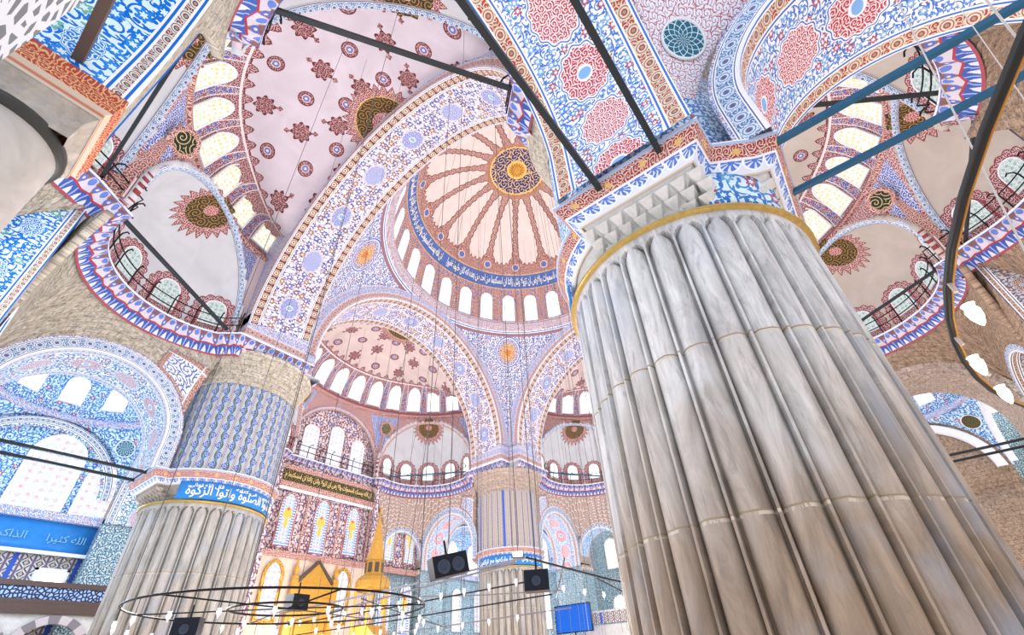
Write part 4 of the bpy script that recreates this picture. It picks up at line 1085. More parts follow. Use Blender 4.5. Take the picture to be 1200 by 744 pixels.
def text_mesh(name, s, parent, m, place, width, height, bold=.02):
    cu = bpy.data.curves.new(name, 'FONT'); cu.body = shape(s); cu.size = 1; cu.offset = bold; cu.resolution_u = 3
    o = bpy.data.objects.new(name, cu); COL.objects.link(o); dg = bpy.context.evaluated_depsgraph_get(); dg.update()
    me = bpy.data.meshes.new_from_object(o.evaluated_get(dg)); bpy.data.objects.remove(o)
    if not me.vertices: return None
    import bmesh
    bm = bmesh.new(); bm.from_mesh(me)
    r_ = bmesh.ops.extrude_face_region(bm, geom=bm.faces[:])
    for v in r_['geom']:
        if isinstance(v, bmesh.types.BMVert): v.co.z += .03
    bm.to_mesh(me); bm.free()
    xs = [v.co.x for v in me.vertices]; ys = [v.co.y for v in me.vertices]; x0, x1, y0, y1 = min(xs), max(xs), min(ys), max(ys)
    base = Vector(parent.location)
    q = parent
    while q.parent is not None: q = q.parent; base += Vector(q.location)
    for v in me.vertices:
        v.co = Vector(place(((v.co.x - x0) / (x1 - x0) - .5) * width, (v.co.y - y0) / (y1 - y0) * height, v.co.z)) - base
    me.materials.append(MATS[m]); ob = bpy.data.objects.new(name, me); COL.objects.link(ob); ob.parent = parent; return ob
for k in (0, 2, 3):
    T = S(k); nm = {0: 'wall_left', 2: 'wall_right', 3: 'wall_near'}[k]
    wall_piece(nm, T, 31, -31, 31, 0, 18, 'blue_wall_tile' if k == 0 else 'teal_wall_tile' if k == 2 else 'brown_stone')
    for e in (-1, 1):
        if (k, e) in ((0, -1), (3, 1)): continue
# qibla wall, in stepped bays
wall_piece('wall_far', T1, 24.7, -5.3, 5.3, 0, 18.6, 'red_wall_paint'); wall_piece('wall_far', T1, 25.12, -5.3, 5.3, 18.6, 26.0, 'red_wall_paint')
for e in (-1, 1):
    wall_piece('wall_far', T1, 25.42, e * 5.3, e * 12.4, 10.5, 18, 'red_wall_paint'); wall_piece('wall_far', T1, 25.42, e * 5.3, e * 12.4, 0, 10.5, 'teal_wall_tile')
    wall_piece('wall_far', T1, 25.5, e * 15.6, e * 25.2, 10.9, 19, 'pale_blue_paint'); wall_piece('wall_far', T1, 25.5, e * 15.6, e * 25.2, 0, 9.0, 'chevron_tile' if e < 0 else 'teal_wall_tile')
    wall_piece('wall_far', T1, 25.5, e * 15.6, e * 25.2, 9.0, 10.9, 'blue_panel' if e < 0 else 'teal_wall_tile')
    wall_piece('wall_far', T2, 25.5, e * 15.6, e * 25.2, 10.9, 19, 'pale_blue_paint' if e < 0 else 'brown_stone'); wall_piece('wall_far', T2, 25.5, e * 15.6, e * 25.2, 0, 10.9, 'teal_wall_tile' if e < 0 else 'brown_stone')
    mb = MB()
    for k in range(4):
        T = S(k); p = T(25.9, e * 14.1, 8.6); mb.box(p, (3.4, 3.4, 17.4))
    mb2 = MB()
for k in range(4):
    T = S(k)
    for e in (-1, 1):
        if (k, e) in ((0, -1), (3, 1)): continue
        p = T(26.0, e * 14.0, 0); q = (2.6, 3.4) if k in (0, 2) else (3.4, 2.6)
        o = MB().box((p[0], p[1], 5.6), (q[0], q[1], 11.2)).build('wall_corner_pier', 'teal_wall_tile' if k in (1, 2) else 'brown_stone' if k == 3 else 'blue_wall_tile', smooth=False); tag(o, None, None, kind='structure')
        o2 = MB().box((p[0], p[1], 14.6), (q[0] + .01, q[1] + .01, 6.8)).build('wall_corner_pier', 'pink_stone' if k in (1, 2) else 'rough_stone', smooth=False); tag(o2, None, None, kind='structure')
# near bay's outside corner column block
for (k, e) in ((0, -1), (3, 1)):
    p = S(k)(26.2, e * 14.0, 0); o = MB().box((p[0], p[1], 9), (2.6, 3.4, 18) if k == 0 else (3.4, 2.6, 18)).build('wall_corner_pier', 'carved_marble', smooth=False); tag(o, None, None, kind='structure')

def wpane(name, x, z, w, h, Y, m, label, T=T1, fr_='white_moulding', group=None, pointed=0, fw=.12):
    t = thing(name, T(Y, x, z), label, 'window', group)
    def mp(px, py, d): return T(Y - .03 - d, x + px, z + py)
    pane(t, 'glass', mp, w, h, m, fr_, fw, .10, pointed=pointed); return t
G = 'stained windows of the far wall'
lab = ['left', 'middle', 'right']
for i, (x, z, h) in enumerate(((-2.85, 19.3, 3.2), (-.05, 19.3, 3.9), (2.6, 19.2, 3.3))):
    wpane('stained_window', x, z, 1.35, h, 25.08, 'pane_pink', 'pale arched window in the high lunette over the dark inscription band, %s of three' % lab[i])
for i, (x, z, h) in enumerate(((-3.55, 11.15, 4.1), (-.25, 10.95, 4.4), (3.1, 11.2, 4.1))):
    wpane('stained_window', x, z, 1.35, h, 24.7, 'pane_stained', 'blue and yellow stained glass window below the dark inscription band, %s of three' % lab[i], fr_='red_border', pointed=.25)
for x0, z0, h in ((-3.55, 14.0, .8), (-.25, 14.3, .7), (3.1, 14.0, .8)):
    pass
for x, nm in ((-3.7, 'left'), (2.75, 'right')):
    wpane('pointed_window', x, 5.9, 1.25, 3.7, 24.45, 'pane_pink', 'pale pointed window on the %s of the gilded gable' % nm, fr_='gold_carving', pointed=.3, fw=.25)
def band(name, T, a, b0, b1, z0, z1, m, d=.14, kind='structure'):
    p = T(a, (b0 + b1) / 2, (z0 + z1) / 2); L = abs(b1 - b0); sz = (L, d, z1 - z0) if abs(T(1, 0, 0)[1]) > .5 else (d, L, z1 - z0)
    o = MB().box(p, sz).build(name, m, smooth=False); tag(o, None, None, kind=kind); return o
n = 20
def trim(T, a, b0, b1, z0, z1, m, d=.14):
    global n; n += 1; return band('trim_%d' % n, T, a, b0, b1, z0, z1, m, d)
trim(T1, 24.6, -5.4, 5.4, 17.55, 17.95, 'red_border'); trim(T1, 24.6, -5.4, 5.4, 16.0, 16.5, 'red_border')
o = band('inscription_band', T1, 24.6, -5.0, 5.0, 16.5, 17.55, 'dark_panel'); o['kind'] = ''; del o['kind']; tag(o, 'long dark inscription band with gold writing on the far red wall', 'inscription')
trim(T1, 24.55, -5.4, 5.4, 10.3, 10.8, 'red_border', .3); trim(T1, 24.6, -5.4, 5.4, 15.75, 16.0, 'white_moulding', .1)
trim(T1, 24.58, -5.4, 5.4, 0, 10.3, 'pink_marble_wall', .2)
for x in (-5.0, -1.9, 1.5, 4.9): trim(T1, 24.6, x - .09, x + .09, 10.8, 15.75, 'red_border', .1)
for e in (-1, 1):
    trim(T1, 24.5, e * 5.3 - .2, e * 5.3 + .2, 0, 18.2, 'red_wall_paint', .7)
    trim(T1, 25.3, e * 5.5, e * 12.4, 10.4, 10.9, 'red_border', .3)
    sd = 'left' if e < 0 else 'right'
    for j, x in enumerate((8.3, 11.0)):
        wpane('stained_window', e * x, 11.5, 1.25, 3.3, 25.36, 'pane_stained_yellow', 'yellow centred stained window, %s of the pair %s of the gilded pulpit' % ('left' if (x < 9) == (e > 0) else 'right', 'right' if e > 0 else 'far left'), fr_='red_border', pointed=.2)
        wpane('stained_window', e * x, 5.2, 1.25, 4.1, 25.36, 'pane_stained', 'tall stained window near floor level %s, %s one' % ('right of the gilded pulpit' if e > 0 else 'far left behind the left pier', 'left' if (x < 9) == (e > 0) else 'right'), pointed=.2)
for j, x in enumerate((17.6, 21.3)):
    wpane('arched_window', x, 11.4, 1.7, 3.2, 25.45, 'pane_white', 'white arched window seen through the arch left of the distant pier, %s' % ('left' if j == 0 else 'right'))
    wpane('arched_window', x + 1.0, 5.7, 1.2, 3.9, 25.45, 'pane_pink', 'tall pale window low on the wall just left of the distant pier, %s' % ('left' if j == 0 else 'right'))
wpane('arched_window', -19.45, 11.5, 2.5, 4.3, 25.45, 'pane_pink', 'largest bright arched window at lower left in blue tiles', pointed=.15, fw=.22)
wpane('arched_window', -16.35, 11.4, 2.1, 3.2, 25.45, 'pane_pink', 'bright arched window beside the left pier in blue tiles', pointed=.1, fw=.22)
wpane('arched_window', -23.2, 11.5, 2.1, 3.2, 25.45, 'pane_pink', 'bright arched window cut by the left edge', fw=.22)
for x in (-16.95, -20.3):
    t = thing('square_window', T1(25.45, x, 6.9), 'glaring square window above the balustrade %s' % ('near the left pier' if x > -18 else 'at the left edge'), 'window')
    MB().box(T1(25.35, x, 7.4), (1.35, .06, 1.2)).build('glass', 'bulb_white', t, smooth=False)
    for dx in (-.75, .75): MB().box(T1(25.32, x + dx, 7.4), (.14, .16, 1.5)).build('jamb', 'white_moulding', t, smooth=False)
    for dz in (6.72, 8.08): MB().box(T1(25.32, x, dz), (1.64, .16, .14)).build('lintel', 'white_moulding', t, smooth=False)
trim(T1, 25.3, -25, -14.6, 10.75, 11.25, 'archivolt_blue_paint', .35); trim(T1, 25.35, -25, -14.6, 8.85, 9.05, 'white_moulding', .25)
trim(T1, 25.3, 14.6, 25, 10.75, 11.25, 'archivolt_blue_paint', .35)
t = thing('blue_inscription', T1(25.44, -20.2, 9.2), 'gold lettering on the long bright blue panel at lower left', 'inscription')
for q in range(3): text_mesh('calligraphy', ('ان الله يحب', 'الذاكرين', 'الله كثيرا')[q], t, 'calligraphy_faint', lambda x, y, d, q=q: T1(25.42 - d, -22.8 + 2.9 * q + x, 9.5 + y), 1.9, .55, .0)
# gallery with balustrade behind the left pier
t = thing('marble_balustrade', T1(22.5, -20, 5.7), 'pierced blue-lit marble balustrade of the low gallery at bottom left', 'balustrade')
MB().box(T1(22.5, -19.7, 6.45), (10.4, .10, .62)).build('pierced_panel', 'pierced_marble', t, smooth=False)
MB().box(T1(22.5, -19.7, 6.9), (10.5, .26, .26)).build('hand_rail', 'wood_dark', t, smooth=False)
MB().box(T1(22.5, -19.7, 6.08), (10.5, .22, .16)).build('base_rail', 'wood_dark', t, smooth=False)
t = thing('gallery', T1(23.9, -19.7, 5), 'grey marble gallery on striped arches at bottom left', 'gallery')
MB().box(T1(24.0, -19.7, 5.75), (10.6, 3.2, .5)).build('floor_slab', 'wood_dark', t, smooth=False)
def g(w, v):
    x = -25 + 10.6 * w; xr = ((x + 25) % 3.5) - 1.75; zb = 3.6 + sqrt(max(0, 1.5 ** 2 - xr * xr)) if abs(xr) < 1.5 else 3.6
    return (*T1(22.6, x, zb + (5.5 - zb) * v), x, zb + (5.5 - zb) * v)
MB().grid(g, lin(0, 1, 160), lin(0, 1, 4)).build('arcade_wall', 'dressed_marble', t, thick=.4, ref=T1(0, -20, 3))
for q in range(3):
    cx = -25 + 1.75 + 3.5 * q
    MB().grid(lambda a, r: (*T1(22.5 - r[1], cx + r[0] * cos(a), 3.6 + r[0] * sin(a)), a * 1.5, r[0]), lin(0, PI, 24), [(1.45, -.3), (1.45, .08), (1.85, .08), (1.85, 0)]).build('striped_arch', 'voussoir_stone', t, smooth=False)
    if q: MB().lathe(T1(22.7, cx - 1.75, 0), [(.2, 0), (.16, 3.3), (.26, 3.6)], 16).build('column', 'dressed_marble', t)

# gilded gable (mihrab crown) on the far wall
t = thing('gilded_gable', T1(24.4, -.1, 0), 'gilded carved gable with finials between two pointed windows', 'portal')
def prism(pts, y0, y1):
    mb = MB(); k_ = len(pts)
    for y in (y0, y1):
        for x, z in pts: mb.v.append(T1(y, x, z))
    mb.quad(list(range(k_)), [(x, z) for x, z in pts]); mb.quad(list(range(k_, 2 * k_)), [(x, z) for x, z in pts])
    for i in range(k_):
        j = (i + 1) % k_; mb.quad([i, j, k_ + j, k_ + i], [pts[i], pts[j], pts[j], pts[i]])
    return mb
prism([(-1.45, 8.6), (1.45, 8.6), (0, 10.1)], 24.1, 24.45).build('pediment', 'gold_carving', t, smooth=False)
for s_ in (-1, 1):
    prism([(s_ * 1.55, 8.55), (s_ * 1.75, 8.7), (s_ * .0, 10.4), (0, 10.15)], 24.05, 24.4).build('pediment_moulding', 'wood_dark', t, smooth=False)
    MB().box(T1(24.2, s_ * 1.9, 4.4), (.5, .4, 8.8)).build('pilaster', 'gold', t, smooth=False)
    MB().lathe(T1(24.2, s_ * 1.9, 8.8), [(.28, 0), (.34, .15), (.12, .3), (.18, .5), (.26, .7), (.14, .95), (.08, 1.1), (.12, 1.2), (.03, 1.5)], 16).build('finial', 'gold', t)
MB().box(T1(24.3, 0, 8.1), (3.4, .35, 1.0)).build('frieze', 'gold_carving', t, smooth=False)
MB().box(T1(24.4, 0, 3.8), (3.4, .2, 7.6)).build('carved_field', 'gold', t, smooth=False)
MB().box(T1(24.25, 0, 5.3), (2.2, .2, 1.1)).build('plaque', 'gold_carving', t, smooth=False)
# minbar
mx, my = 2.75, 20
t = thing('gilded_pulpit', (mx, my, 0), 'tall gilded pulpit with an octagonal spire left of the stained windows', 'pulpit')
c0 = (mx, my, 0)
MB().lathe(c0, [(.0, 14.1), (.05, 13.8), (.35, 12.2), (.78, 10.1), (.86, 10.0)], 8).build('spire', 'gold', t, smooth=False)
MB().lathe((mx, my, 13.9), [(.09, 0), (.14, .15), (.05, .3), (.09, .45), (.01, .8)], 10).build('finial', 'gold', t)
MB().lathe(c0, [(.78, 10.0), (.80, 8.95), (.98, 8.85), (1.25, 8.7)], 8).build('lantern', 'gold_carving', t, smooth=False)
for q in range(8):
    a = TAU * (q + .5) / 8; p = (mx + .76 * cos(a), my + .76 * sin(a), 9.45); MB().box(p, (.03, .34, .75), rot=a).build('lantern_niche', 'wood_dark', t, smooth=False)
MB().lathe(c0, [(1.25, 8.7), (1.42, 8.4), (1.42, 7.9), (1.3, 7.85), (1.3, 7.7)], 8).build('canopy', 'gold_carving', t, smooth=False)
for q in range(4):
    a = TAU * (q + .5) / 4; MB().lathe((mx + 1.25 * cos(a), my + 1.25 * sin(a), 0), [(.12, 5), (.10, 7.2), (.17, 7.7)], 10).build('canopy_post', 'gold', t)
    MB().grid(lambda w, z: (mx + 1.26 * cos(a + .785 + w) * (1 if 1 else 0), my + 1.26 * sin(a + .785 + w), z + .5 * abs(w) * 0), lin(-.6, .6, 6), [7.3, 7.7]) if False else None
MB().box((mx, my, 2.6), (1.9, 1.9, 5.2)).build('platform', 'gold_carving', t, smooth=False)
mb = MB(); P_ = [(my - .9, 0), (my - .9, 5.2), (my - 6.2, 1.2), (my - 6.2, 0)]
for x in (mx - .8, mx + .8):
    for y, z in P_: mb.v.append((x, y, z))
mb.quad([0, 1, 2, 3], P_); mb.quad([4, 5, 6, 7], P_)
for i in range(4): mb.quad([i, (i + 1) % 4, 4 + (i + 1) % 4, 4 + i], [(0, 0), (1, 0), (1, 1), (0, 1)])
mb.build('stair_side', 'gold', t, smooth=False)

# far right wall (beyond the distant pier)
for j, b in enumerate((-21.6, -18.0)):
    wpane('arched_window', b, 11.4, 1.8, 3.4, 25.45, 'pane_white', 'white arched window on the wall right of the distant pier, %s' % ('farther left' if j == 0 else 'farther right'), T=T2)
    wpane('arched_window', b, 5.5, 1.3, 3.8, 25.45, 'pane_white', 'tall glowing window low on the wall right of the distant pier, %s' % ('farther left' if j == 0 else 'farther right'), T=T2)
for j, b in enumerate((-11.3, -8.6)):
    wpane('arched_window', b, 11.2, 1.5, 3.2, 30.9, 'pane_white', 'bright arched window seen just left of the near pier edge, %s' % ('left' if j == 0 else 'right'), T=T2)
    wpane('arched_window', b, 6.0, 1.5, 2.2, 30.9, 'pane_white', 'low bright window just left of the near pier edge, %s' % ('left' if j == 0 else 'right'), T=T2)
for j, b in enumerate((-4, 0, 4)):
    wpane('arched_window', b, 9.5, 1.8, 4, 30.9, 'pane_white', 'arched window of the far right aisle, %s' % lab[j], T=T2)
# left aisle and right aisle windows
for j, b in enumerate((-3.6, 0, 3.6, 9, 12)):
    wpane('arched_window', b, 11, 1.7, 3.8, 30.9, 'pane_pink', 'window %s of the left aisle wall' % ['nearest', 'second', 'third', 'fourth', 'farthest'][j], T=T0)
for j, b in enumerate((-18.3, -20.7, -23.1)):
    wpane('arched_window', b, 11.2, 1.7, 3.6, 30.6, 'pane_white', 'white window behind the stone arch right of the near pier, %s' % ['nearest the pier', 'middle', 'outer'][j], T=T3)
trim(T3, 30.6, -26, -14, 10, 10.8, 'brown_stone', .4)
wall_piece('wall_near', T3, 30.8, -25.5, -15, 0, 18, 'pink_stone')

# marble kiosk gallery / screen / loudspeakers
t = thing('video_screen', (18, 10, 4.2), 'blue video screen on the floor near the distant pier', 'screen')
MB().box((18.0, 10.0, 5.42), (.10, 3.7, 2.1)).build('display', 'pane_screen', t, smooth=False)
mb = MB()
for dy, dz, sy_, sz_ in ((0, 1.08, 3.85, .08), (0, -1.08, 3.85, .08), (1.89, 0, .08, 2.2), (-1.89, 0, .08, 2.2)): mb.box((18.0, 10.0 + dy, 5.42 + dz), (.16, sy_, sz_))
mb.build('bezel', 'speaker_black', t, smooth=False)
MB().tube([(18.1, 10, 0), (18.1, 10, 4.4)], .06).build('stand', 'speaker_black', t)
t = thing('marble_tribune', (22, 6, 0), 'pale marble tribune with a carved parapet beside the blue screen', 'tribune')
MB().box((22, 5.5, 2.4), (4, 9, 4.8)).build('body', 'dressed_marble', t, smooth=False)
MB().box((19.9, 5.5, 5.35), (.14, 9, .9)).build('carved_parapet', 'chevron_tile', t, smooth=False)
MB().box((19.9, 5.5, 5.85), (.22, 9.1, .14)).build('coping', 'dressed_marble', t, smooth=False)

# ------------------------------------------------------------------ tie rods
def rod(p, q, r, m, label, n=6):
    mb = MB().tube([p, q], r, n); o = mb.build('tie_rod', m, smooth=False); return tag(o, label, 'tie rod', 'iron tie rods')
def sq_rod(p, q, w, m, label): 
    mb = MB().tube([p, q], w * .707, 4); o = mb.build('tie_rod', m, smooth=False); tag(o, label, 'tie rod')
sq_rod((-17.3, -13.30, 10.75), (-25.2, -13.30, 10.75), .13, 'rod_iron', 'dark tie rod overhead reaching the left end of the near pier capital')
sq_rod((-17.3, -14.80, 10.75), (-25.2, -14.80, 10.75), .13, 'rod_iron', 'dark tie rod crossing the red medallions of the overhead arch')
sq_rod((-15.85, -16.7, 10.75), (-15.85, -25.2, 10.75), .13, 'blue_iron', 'upper of the two blue tie rods right of the near pier')
sq_rod((-14.15, -16.7, 10.75), (-14.15, -25.2, 10.75), .13, 'blue_iron', 'lower of the two blue tie rods right of the near pier')
sq_rod((-17.0, -11.1, 19.2), (-24.2, -6.4, 19.2), .16, 'rod_iron', 'long dark tie rod across the lilac semi-dome')
sq_rod((-17.0, 10.9, 19.2), (-24.2, 6.0, 19.2), .16, 'rod_iron', 'dark tie rod across the pale niche at left')
sq_rod((-25.2, -4.9, 19.2), (-25.2, 4.9, 19.2), .13, 'rod_iron', 'steep dark tie rod at upper left beside the column capital')
for y, w_ in ((13.3, 'upper'), (14.9, 'lower')): sq_rod((-17.2, y, 10.9), (-24.8, y, 10.9), .13, 'rod_iron', '%s of the two black tie rods in front of the blue windows at left' % w_)
sq_rod((-25.75, -7.2, 10.9), (-25.75, -12.4, 10.9), .16, 'wood_dark', 'thick brown tie rod in the vivid blue arch at the top left corner')
for s_ in (-1, 1):
    sq_rod(T1(24.0, s_ * 6.2, 19.3), T1(17.0, s_ * 11, 19.3), .12, 'blue_iron', 'thin tie rod across the niche windows %s the distant pier' % ('left of' if s_ > 0 else 'far left of'))
    sq_rod(T3(17.0, s_ * 11.0, 19.2), T3(24.2, s_ * 6.2, 19.2), .14, 'rod_iron', 'dark tie rod across the grey niche at %s' % ('upper right' if s_ > 0 else 'the right edge'))
    sq_rod(T2(17.0, s_ * 11.0, 19.2), T2(24.2, s_ * 6.2, 19.2), .12, 'blue_iron', 'tie rod across the niche %s' % ('hidden past the near pier' if s_ > 0 else 'right of the distant pier'))
sq_rod(T3(25.2, -4.9, 19.2), T3(25.2, 4.9, 19.2), .13, 'rod_iron', 'steep tie rod across the middle niche at the right edge')
for b, w_ in ((-13.2, 'lower'), (-14.8, 'upper')): sq_rod(T3(17.2, b, 10.9), T3(24.8, b, 10.9), .13, 'rod_iron', '%s of the two black tie rods at the lower right edge' % w_)

def on_pier(sx, sy, off=0, z0=HR + .22):
    ai = math.atan2(-sy, -sx) + off
    return lambda x, y, d: (sx * A + (3.11 + d) * cos(ai + x / 3.05), sy * A + (3.11 + d) * sin(ai + x / 3.05), z0 + y)
for i, (sx, sy) in enumerate(((-1, -1), (-1, 1), (1, 1), (1, -1))):
    pt_ = PIERS[i][0]
    if i == 1:
        text_mesh('calligraphy', 'واقيموا الصلوة واتوا الزكوة', pt_, 'calligraphy_white', on_pier(sx, sy, -.64, HR + .18), 5.4, .62, .012)
        text_mesh('calligraphy', 'قال الله تعالى', pt_, 'calligraphy_white', on_pier(sx, sy, -1.25, HR + .66), 1.5, .24, .01)
        text_mesh('calligraphy', 'فى كتابه', pt_, 'calligraphy_white', on_pier(sx, sy, -.62, HR + .68), 1.2, .22, .01)
        text_mesh('calligraphy', 'الكريم', pt_, 'calligraphy_white', on_pier(sx, sy, -.1, HR + .68), 1.0, .22, .01)
    else:
        text_mesh('calligraphy', 'واقيموا الصلوة واتوا الزكوة واركعوا مع الراكعين', pt_, 'calligraphy_white', on_pier(sx, sy), 7.6, .60, .014)
VERSE = 'ان الله يمسك السموات والارض ان تزولا ولئن زالتا ان امسكهما من احد من بعده انه كان حليما غفورا'
for q, c_ in enumerate((45, 135, 225, 315)):
    def place(x, y, d, c_=c_):
        e = rad(23.9) + y / R0; r = R0 - .04 - d; u = rad(c_) - x / (R0 * .9); return (r * cos(e) * cos(u), r * cos(e) * sin(u), ZD + r * sin(e))
    text_mesh('calligraphy', VERSE, dome, 'calligraphy_white', place, 15.8, 1.15, .02)
text_mesh('calligraphy', VERSE[:60], bpy.data.objects['inscription_band'], 'calligraphy_gold', lambda x, y, d: T1(24.5 - d, x, 16.65 + y), 9.4, .7, .02)

# ------------------------------------------------------------------ chandeliers and cables
def lamp_cup(t, x, y, z, s=.5, glow=False):
    MB().tube([(x, y, z + .36), (x, y, z + .12 * s)], .006, 4).build('lamp_wire', 'black_iron', t)
    MB().lathe((x, y, z - .12 * s), [(.005, -.06 * s), (.03 * s, 0), (.075 * s, .10 * s), (.085 * s, .17 * s), (.06 * s, .22 * s), (.08 * s, .27 * s)], 10).build('glass_lamp', 'lamp_glow' if glow else 'lamp_glass', t)
def ring(t, c, r, z, w=.035, n=72, m='black_iron', name='ring', a0=0, a1=TAU):
    MB().tube([(c[0] + r * cos(q), c[1] + r * sin(q), z) for q in lin(a0, a1, n)], w, 5, caps=False).build(name, m, t)
def chandelier(c, radii, z, label, nl, spokes=6, w=.035):
    t = thing('ring_chandelier', (c[0], c[1], z), label, 'chandelier')
    for r in radii: ring(t, c, r, z, w)
    for q in range(spokes):
        a = TAU * q / spokes + .3
        MB().tube([(c[0], c[1], z + .02), (c[0] + radii[0] * cos(a), c[1] + radii[0] * sin(a), z)], .018, 4).build('spoke', 'black_iron', t)
    for r, cnt in zip(radii, nl):
        for q in range(cnt):
            a = TAU * (q + .5) / cnt; lamp_cup(t, c[0] + r * cos(a), c[1] + r * sin(a), z - .36)
    return t
chandelier((-17.8, -4.1), (3.05, 1.19), 3.0, 'double ring chandelier hanging in front of the left pier', (22, 8), w=.022)
mat('steel_bar', (.32, .33, .36), .35, metallic=.4)
t = thing('lamp_frame', (-6, 0, 4), 'large rectangular wire frame of small glass lamps across the bottom centre', 'lamp frame')
FRM = [((-13.6, -7.8, 4.0), (-13.0, 5.0, 4.0)), ((-13.6, -7.8, 4.0), (-4.0, -7.4, 4.0)), ((-12.6, -7.6, 3.62), (-12.6, 5.0, 3.62)), ((-13.3, -7.2, 4.0), (-10.9, 9.0, 4.0)), ((-12.2, -8.1, 4.1), (-8.0, -5.0, 3.75)),
       ((-11.0, -6.8, 3.45), (-11.0, 8.0, 3.45)), ((-12.8, -2.0, 3.8), (-9.0, -6.0, 3.8)), ((-9.5, -7.6, 3.9), (-4.0, -6.9, 3.6)), ((-13.2, -.5, 3.9), (-5, 3.5, 3.6)), ((-9.5, -6.5, 3.2), (-9.5, 10, 3.2))]
for p_, q_ in FRM:
    m_ = [(p_[g] + q_[g]) / 2 for g in range(3)]; m_[2] -= .04
    MB().tube([p_, m_, q_], .032 if p_[2] == 4.0 else .022, 5).build('frame_bar', 'black_iron' if FRM.index((p_, q_)) % 3 else 'steel_bar', t)
for q in range(15):
    y = -7.2 + q * .95; lamp_cup(t, -13.3 + .02 * q, y, 3.52, .62)
    if q < 13: lamp_cup(t, -11.0, -6.6 + q * 1.15, 2.95, .62)
for q in range(7): lamp_cup(t, -12.8 + q * 1.2, -7.6, 3.45, .62)
t = thing('ring_chandelier', (-22.15, -19.4, 2.6), 'near dark chandelier ring with three glowing lamps at the right edge', 'chandelier')
cc = (-22.15, -19.4)
ring(t, cc, 3.55, 2.6, .013, 96, 'rod_iron')
ring(t, cc, 3.54, 2.593, .005, 96, 'gold', 'inner_rim')
LAMPS = LAMP_POS
for i, (x, y, z) in enumerate(LAMPS):
    a = math.atan2(y - cc[1], x - cc[0]); p0 = (cc[0] + 3.55 * cos(a), cc[1] + 3.55 * sin(a), 2.6)
    MB().tube([p0, ((p0[0] + x) / 2, (p0[1] + y) / 2, 2.62), (x, y, z + .10)], .008, 5).build('lamp_arm', 'white_wire', t)
    MB().lathe((x, y, z), [(.003, -.042), (.009, -.034), (.018, -.01), (.021, .016), (.015, .030), (.02, .042)], 14).build('glass_lamp', 'lamp_glow', t)
wires = [((-21.6, -16.6), 9), ((-20.9, -16.4), 9), ((-19.2, -17.4), 9), ((-23.4, -16.2), 9)]
for i, (p, zz) in enumerate(wires):
    MB().tube([(p[0], p[1], 2.6), (-20.45 + (p[0] + 20.45) * .15, -20.45 + (p[1] + 20.45) * .15, 17)], .006, 4).build('suspension_wire', 'white_wire', t)

cab = [((-17.8, -4.1), 3.05, 3.0, 5, (-19.5, -1.0), 30.5), ((-7.0, -1.0), 6.0, 3.7, 8, (0, 0), 43.5)]
for c, r, z, nn, top, tz in cab:
    for q in range(nn):
        a = TAU * q / nn + .2; x, y = c[0] + r * cos(a), c[1] + r * sin(a)
        tx, ty = (x * .55, y * .55); tzz = ZD + sqrt(max(1, R0 ** 2 - tx * tx - ty * ty)) - .1 if math.hypot(x, y) < 16 and r > 4 else 0
        if r < 4: tx, ty, tzz = x, y, 31.3
        if not tzz: continue
        if r > 4 and (x < -11 or abs(y) > 11): tx, ty, tzz = x * .62, y * .62, ZD + sqrt(max(4, R0 ** 2 - (x * .62) ** 2 - (y * .62) ** 2)) - .1
        o = MB().tube([(x, y, z), (tx, ty, tzz)], .011, 4, caps=False).build('suspension_cable', 'grey_wire', smooth=False)
        tag(o, 'thin dark steel cable dropping from the domes to the chandeliers', 'cable', 'chandelier cables')
rng = random.Random(3)
for q in range(34):
    x, y = rng.uniform(-7, 9), rng.uniform(-4, 10)
    if math.hypot(x, y) > 10.3: continue
    o = MB().tube([(x * 1.1, y * 1.1, 3.2), (x, y, ZD + sqrt(R0 ** 2 - x * x - y * y) - .1)], .011, 4, caps=False).build('suspension_cable', 'grey_wire', smooth=False)
    tag(o, 'thin dark steel cable dropping from the domes to the chandeliers', 'cable', 'chandelier cables')
for q in range(9):
    b = -4 + q * 2.4; p = T1(17 + (q % 3), b, 3.2); o = MB().tube([p, (p[0], p[1], 30)], .011, 4, caps=False).build('suspension_cable', 'grey_wire', smooth=False)
    tag(o, 'thin dark steel cable hanging from the far pink semi-dome', 'cable', 'far cables')
chandelier((4, 5), (6.5, 4.0), 2.9, 'distant ring chandelier beyond the large lamp frame', (30, 18), 6)

def speaker(x, y, z, w, h, d, face, label, cones=2, tilt=0):
    t = thing('loudspeaker', (x, y, z), label, 'loudspeaker')
    cf, sf = cos(face), sin(face)
    mb = MB(); mb.box((x, y, z), (d, w, h), rot=face); ob = mb.build('cabinet', 'speaker_black', t, smooth=False)
    for i in range(cones):
        off = (i - (cones - 1) / 2) * w * .42
        def mp(a, r): return (x + cf * (d / 2 + r[1]) - sf * (off + r[0] * cos(a)), y + sf * (d / 2 + r[1]) + cf * (off + r[0] * cos(a)), z - .02 + r[0] * sin(a))
        MB().grid(lambda a, r: (*mp(a, r), a, r[0]), lin(0, TAU, 20), [(.001, .005), (w * .05, .03), (w * .06, .005), (w * .14, .008), (w * .17, .03), (w * .19, .01), (w * .19, 0)]).build('cone', 'speaker_cone', t)
    MB().tube([(x, y, z + h / 2), (x, y, z + h / 2 + .25)], .02, 6).build('bracket', 'black_iron', t)
    MB().tube([(x, y, z + h / 2 + .2), (x, y, 30.5)], .008, 4).build('hanging_wire', 'grey_wire', t)
    if tilt: t.rotation_euler = (0, 0, 0)
    return t
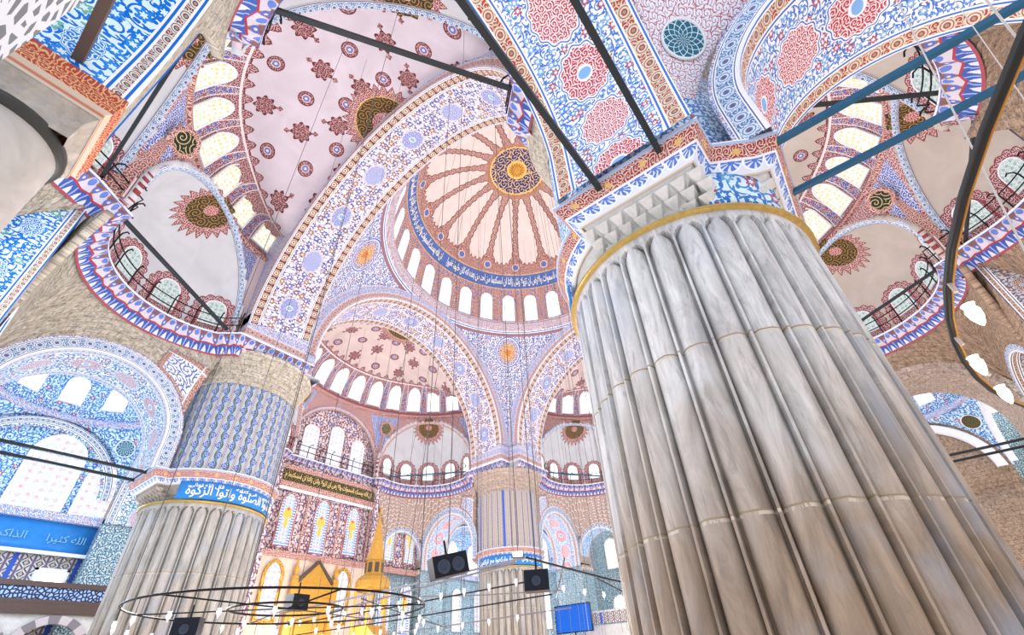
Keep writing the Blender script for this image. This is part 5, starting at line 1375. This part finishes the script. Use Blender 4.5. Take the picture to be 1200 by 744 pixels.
for i, (p, w, h, d, lb) in enumerate(SPK):
    f = math.atan2(CAM[1] - p[1], CAM[0] - p[0]) + (.3, -.05, .6, -.3)[i]
    s_ = speaker(*p, w, h, d, f, lb, 2 if i == 0 else 1)
    if i == 0:
        for q in s_.children:
            if not q.name.startswith('hanging_wire'): q.rotation_euler = Matrix.Rotation(.22, 3, Vector((cos(f), sin(f), 0))).to_euler()
x, y, z = LEDP
t = thing('flood_lamp', (x, y, z), 'small white flood lamp shining beside the hanging loudspeaker', 'lamp')
MB().box((x, y, z), (.08, .17, .08), rot=.6).build('housing', 'speaker_black', t, smooth=False)
MB().tube([(x, y, z + .04), (x, y, 30.5)], .006, 4).build('hanging_wire', 'grey_wire', t)
MB().box((x - .045, y - .03, z), (.02, .14, .065), rot=.6).build('light_panel', 'bulb_white', t, smooth=False)

# ------------------------------------------------------------------ lights
def plight(p, e, r, c=(1, .96, .9)):
    l = bpy.data.lights.new('hall_light', 'POINT'); l.energy = e; l.shadow_soft_size = r; l.color = c
    o = bpy.data.objects.new('hall_light', l); COL.objects.link(o); o.location = p; return o
plight((0, 0, 4), 2600, 1.5); plight((-19, 0, 4), 900, 1.2, (1, .97, .93)); plight((0, 19, 4), 1000, 1.2, (1, .9, .8)); plight((19, 0, 4), 800, 1.2); plight((0, -19, 4), 600, 1.2, (1, .88, .76))
plight((-22, -19.5, 2.2), 90, .6, (1, .9, .78)); plight((-20, 19.5, 9), 420, 1, (.55, .75, 1)); plight((20, 19.5, 9), 400, 1, (.8, .9, 1)); plight((-21, 2, 5), 500, 1.0, (.55, .78, 1)); plight((-26.5, -3, 6), 150, .8, (.9, .95, 1))
w = bpy.data.worlds.new('daylight'); sc.world = w; w.use_nodes = True
bg = w.node_tree.nodes['Background']; bg.inputs[0].default_value = (.93, .96, 1, 1); bg.inputs[1].default_value = 1.0
w.light_settings.distance = 6.0; w.light_settings.ao_factor = .62
sc.cycles.use_fast_gi = True; sc.cycles.fast_gi_method = 'ADD'
sc.cycles.max_bounces = 4; sc.cycles.diffuse_bounces = 3; sc.cycles.glossy_bounces = 2
sc.cycles.use_denoising = True; sc.cycles.caustics_reflective = False; sc.cycles.caustics_refractive = False
sc.cycles.sample_clamp_indirect = 4

# ------------------------------------------------------------------ camera
cd = bpy.data.cameras.new('camera'); cam = bpy.data.objects.new('camera', cd); COL.objects.link(cam); sc.camera = cam
a, p, r = rad(45 + YAW), rad(PITCH), rad(ROLL)
F = Vector((cos(a) * cos(p), sin(a) * cos(p), sin(p))); Rg = Vector((sin(a), -cos(a), 0)); U = Rg.cross(F)
R2 = Rg * cos(r) + U * sin(r); U2 = U * cos(r) - Rg * sin(r)
M_ = Matrix((R2, U2, -F)).transposed().to_4x4(); M_.translation = Vector(CAM); cam.matrix_world = M_
cd.sensor_width = 36; cd.sensor_fit = 'HORIZONTAL'; cd.lens = FOC * 36 / 1200; cd.shift_y = 28 / 1200; cd.clip_start = .05; cd.clip_end = 300
vs = sc.view_settings; vs.view_transform = 'Standard'; vs.look = 'None'; vs.gamma = 1; vs.use_curve_mapping = False; vs.exposure = EXPO
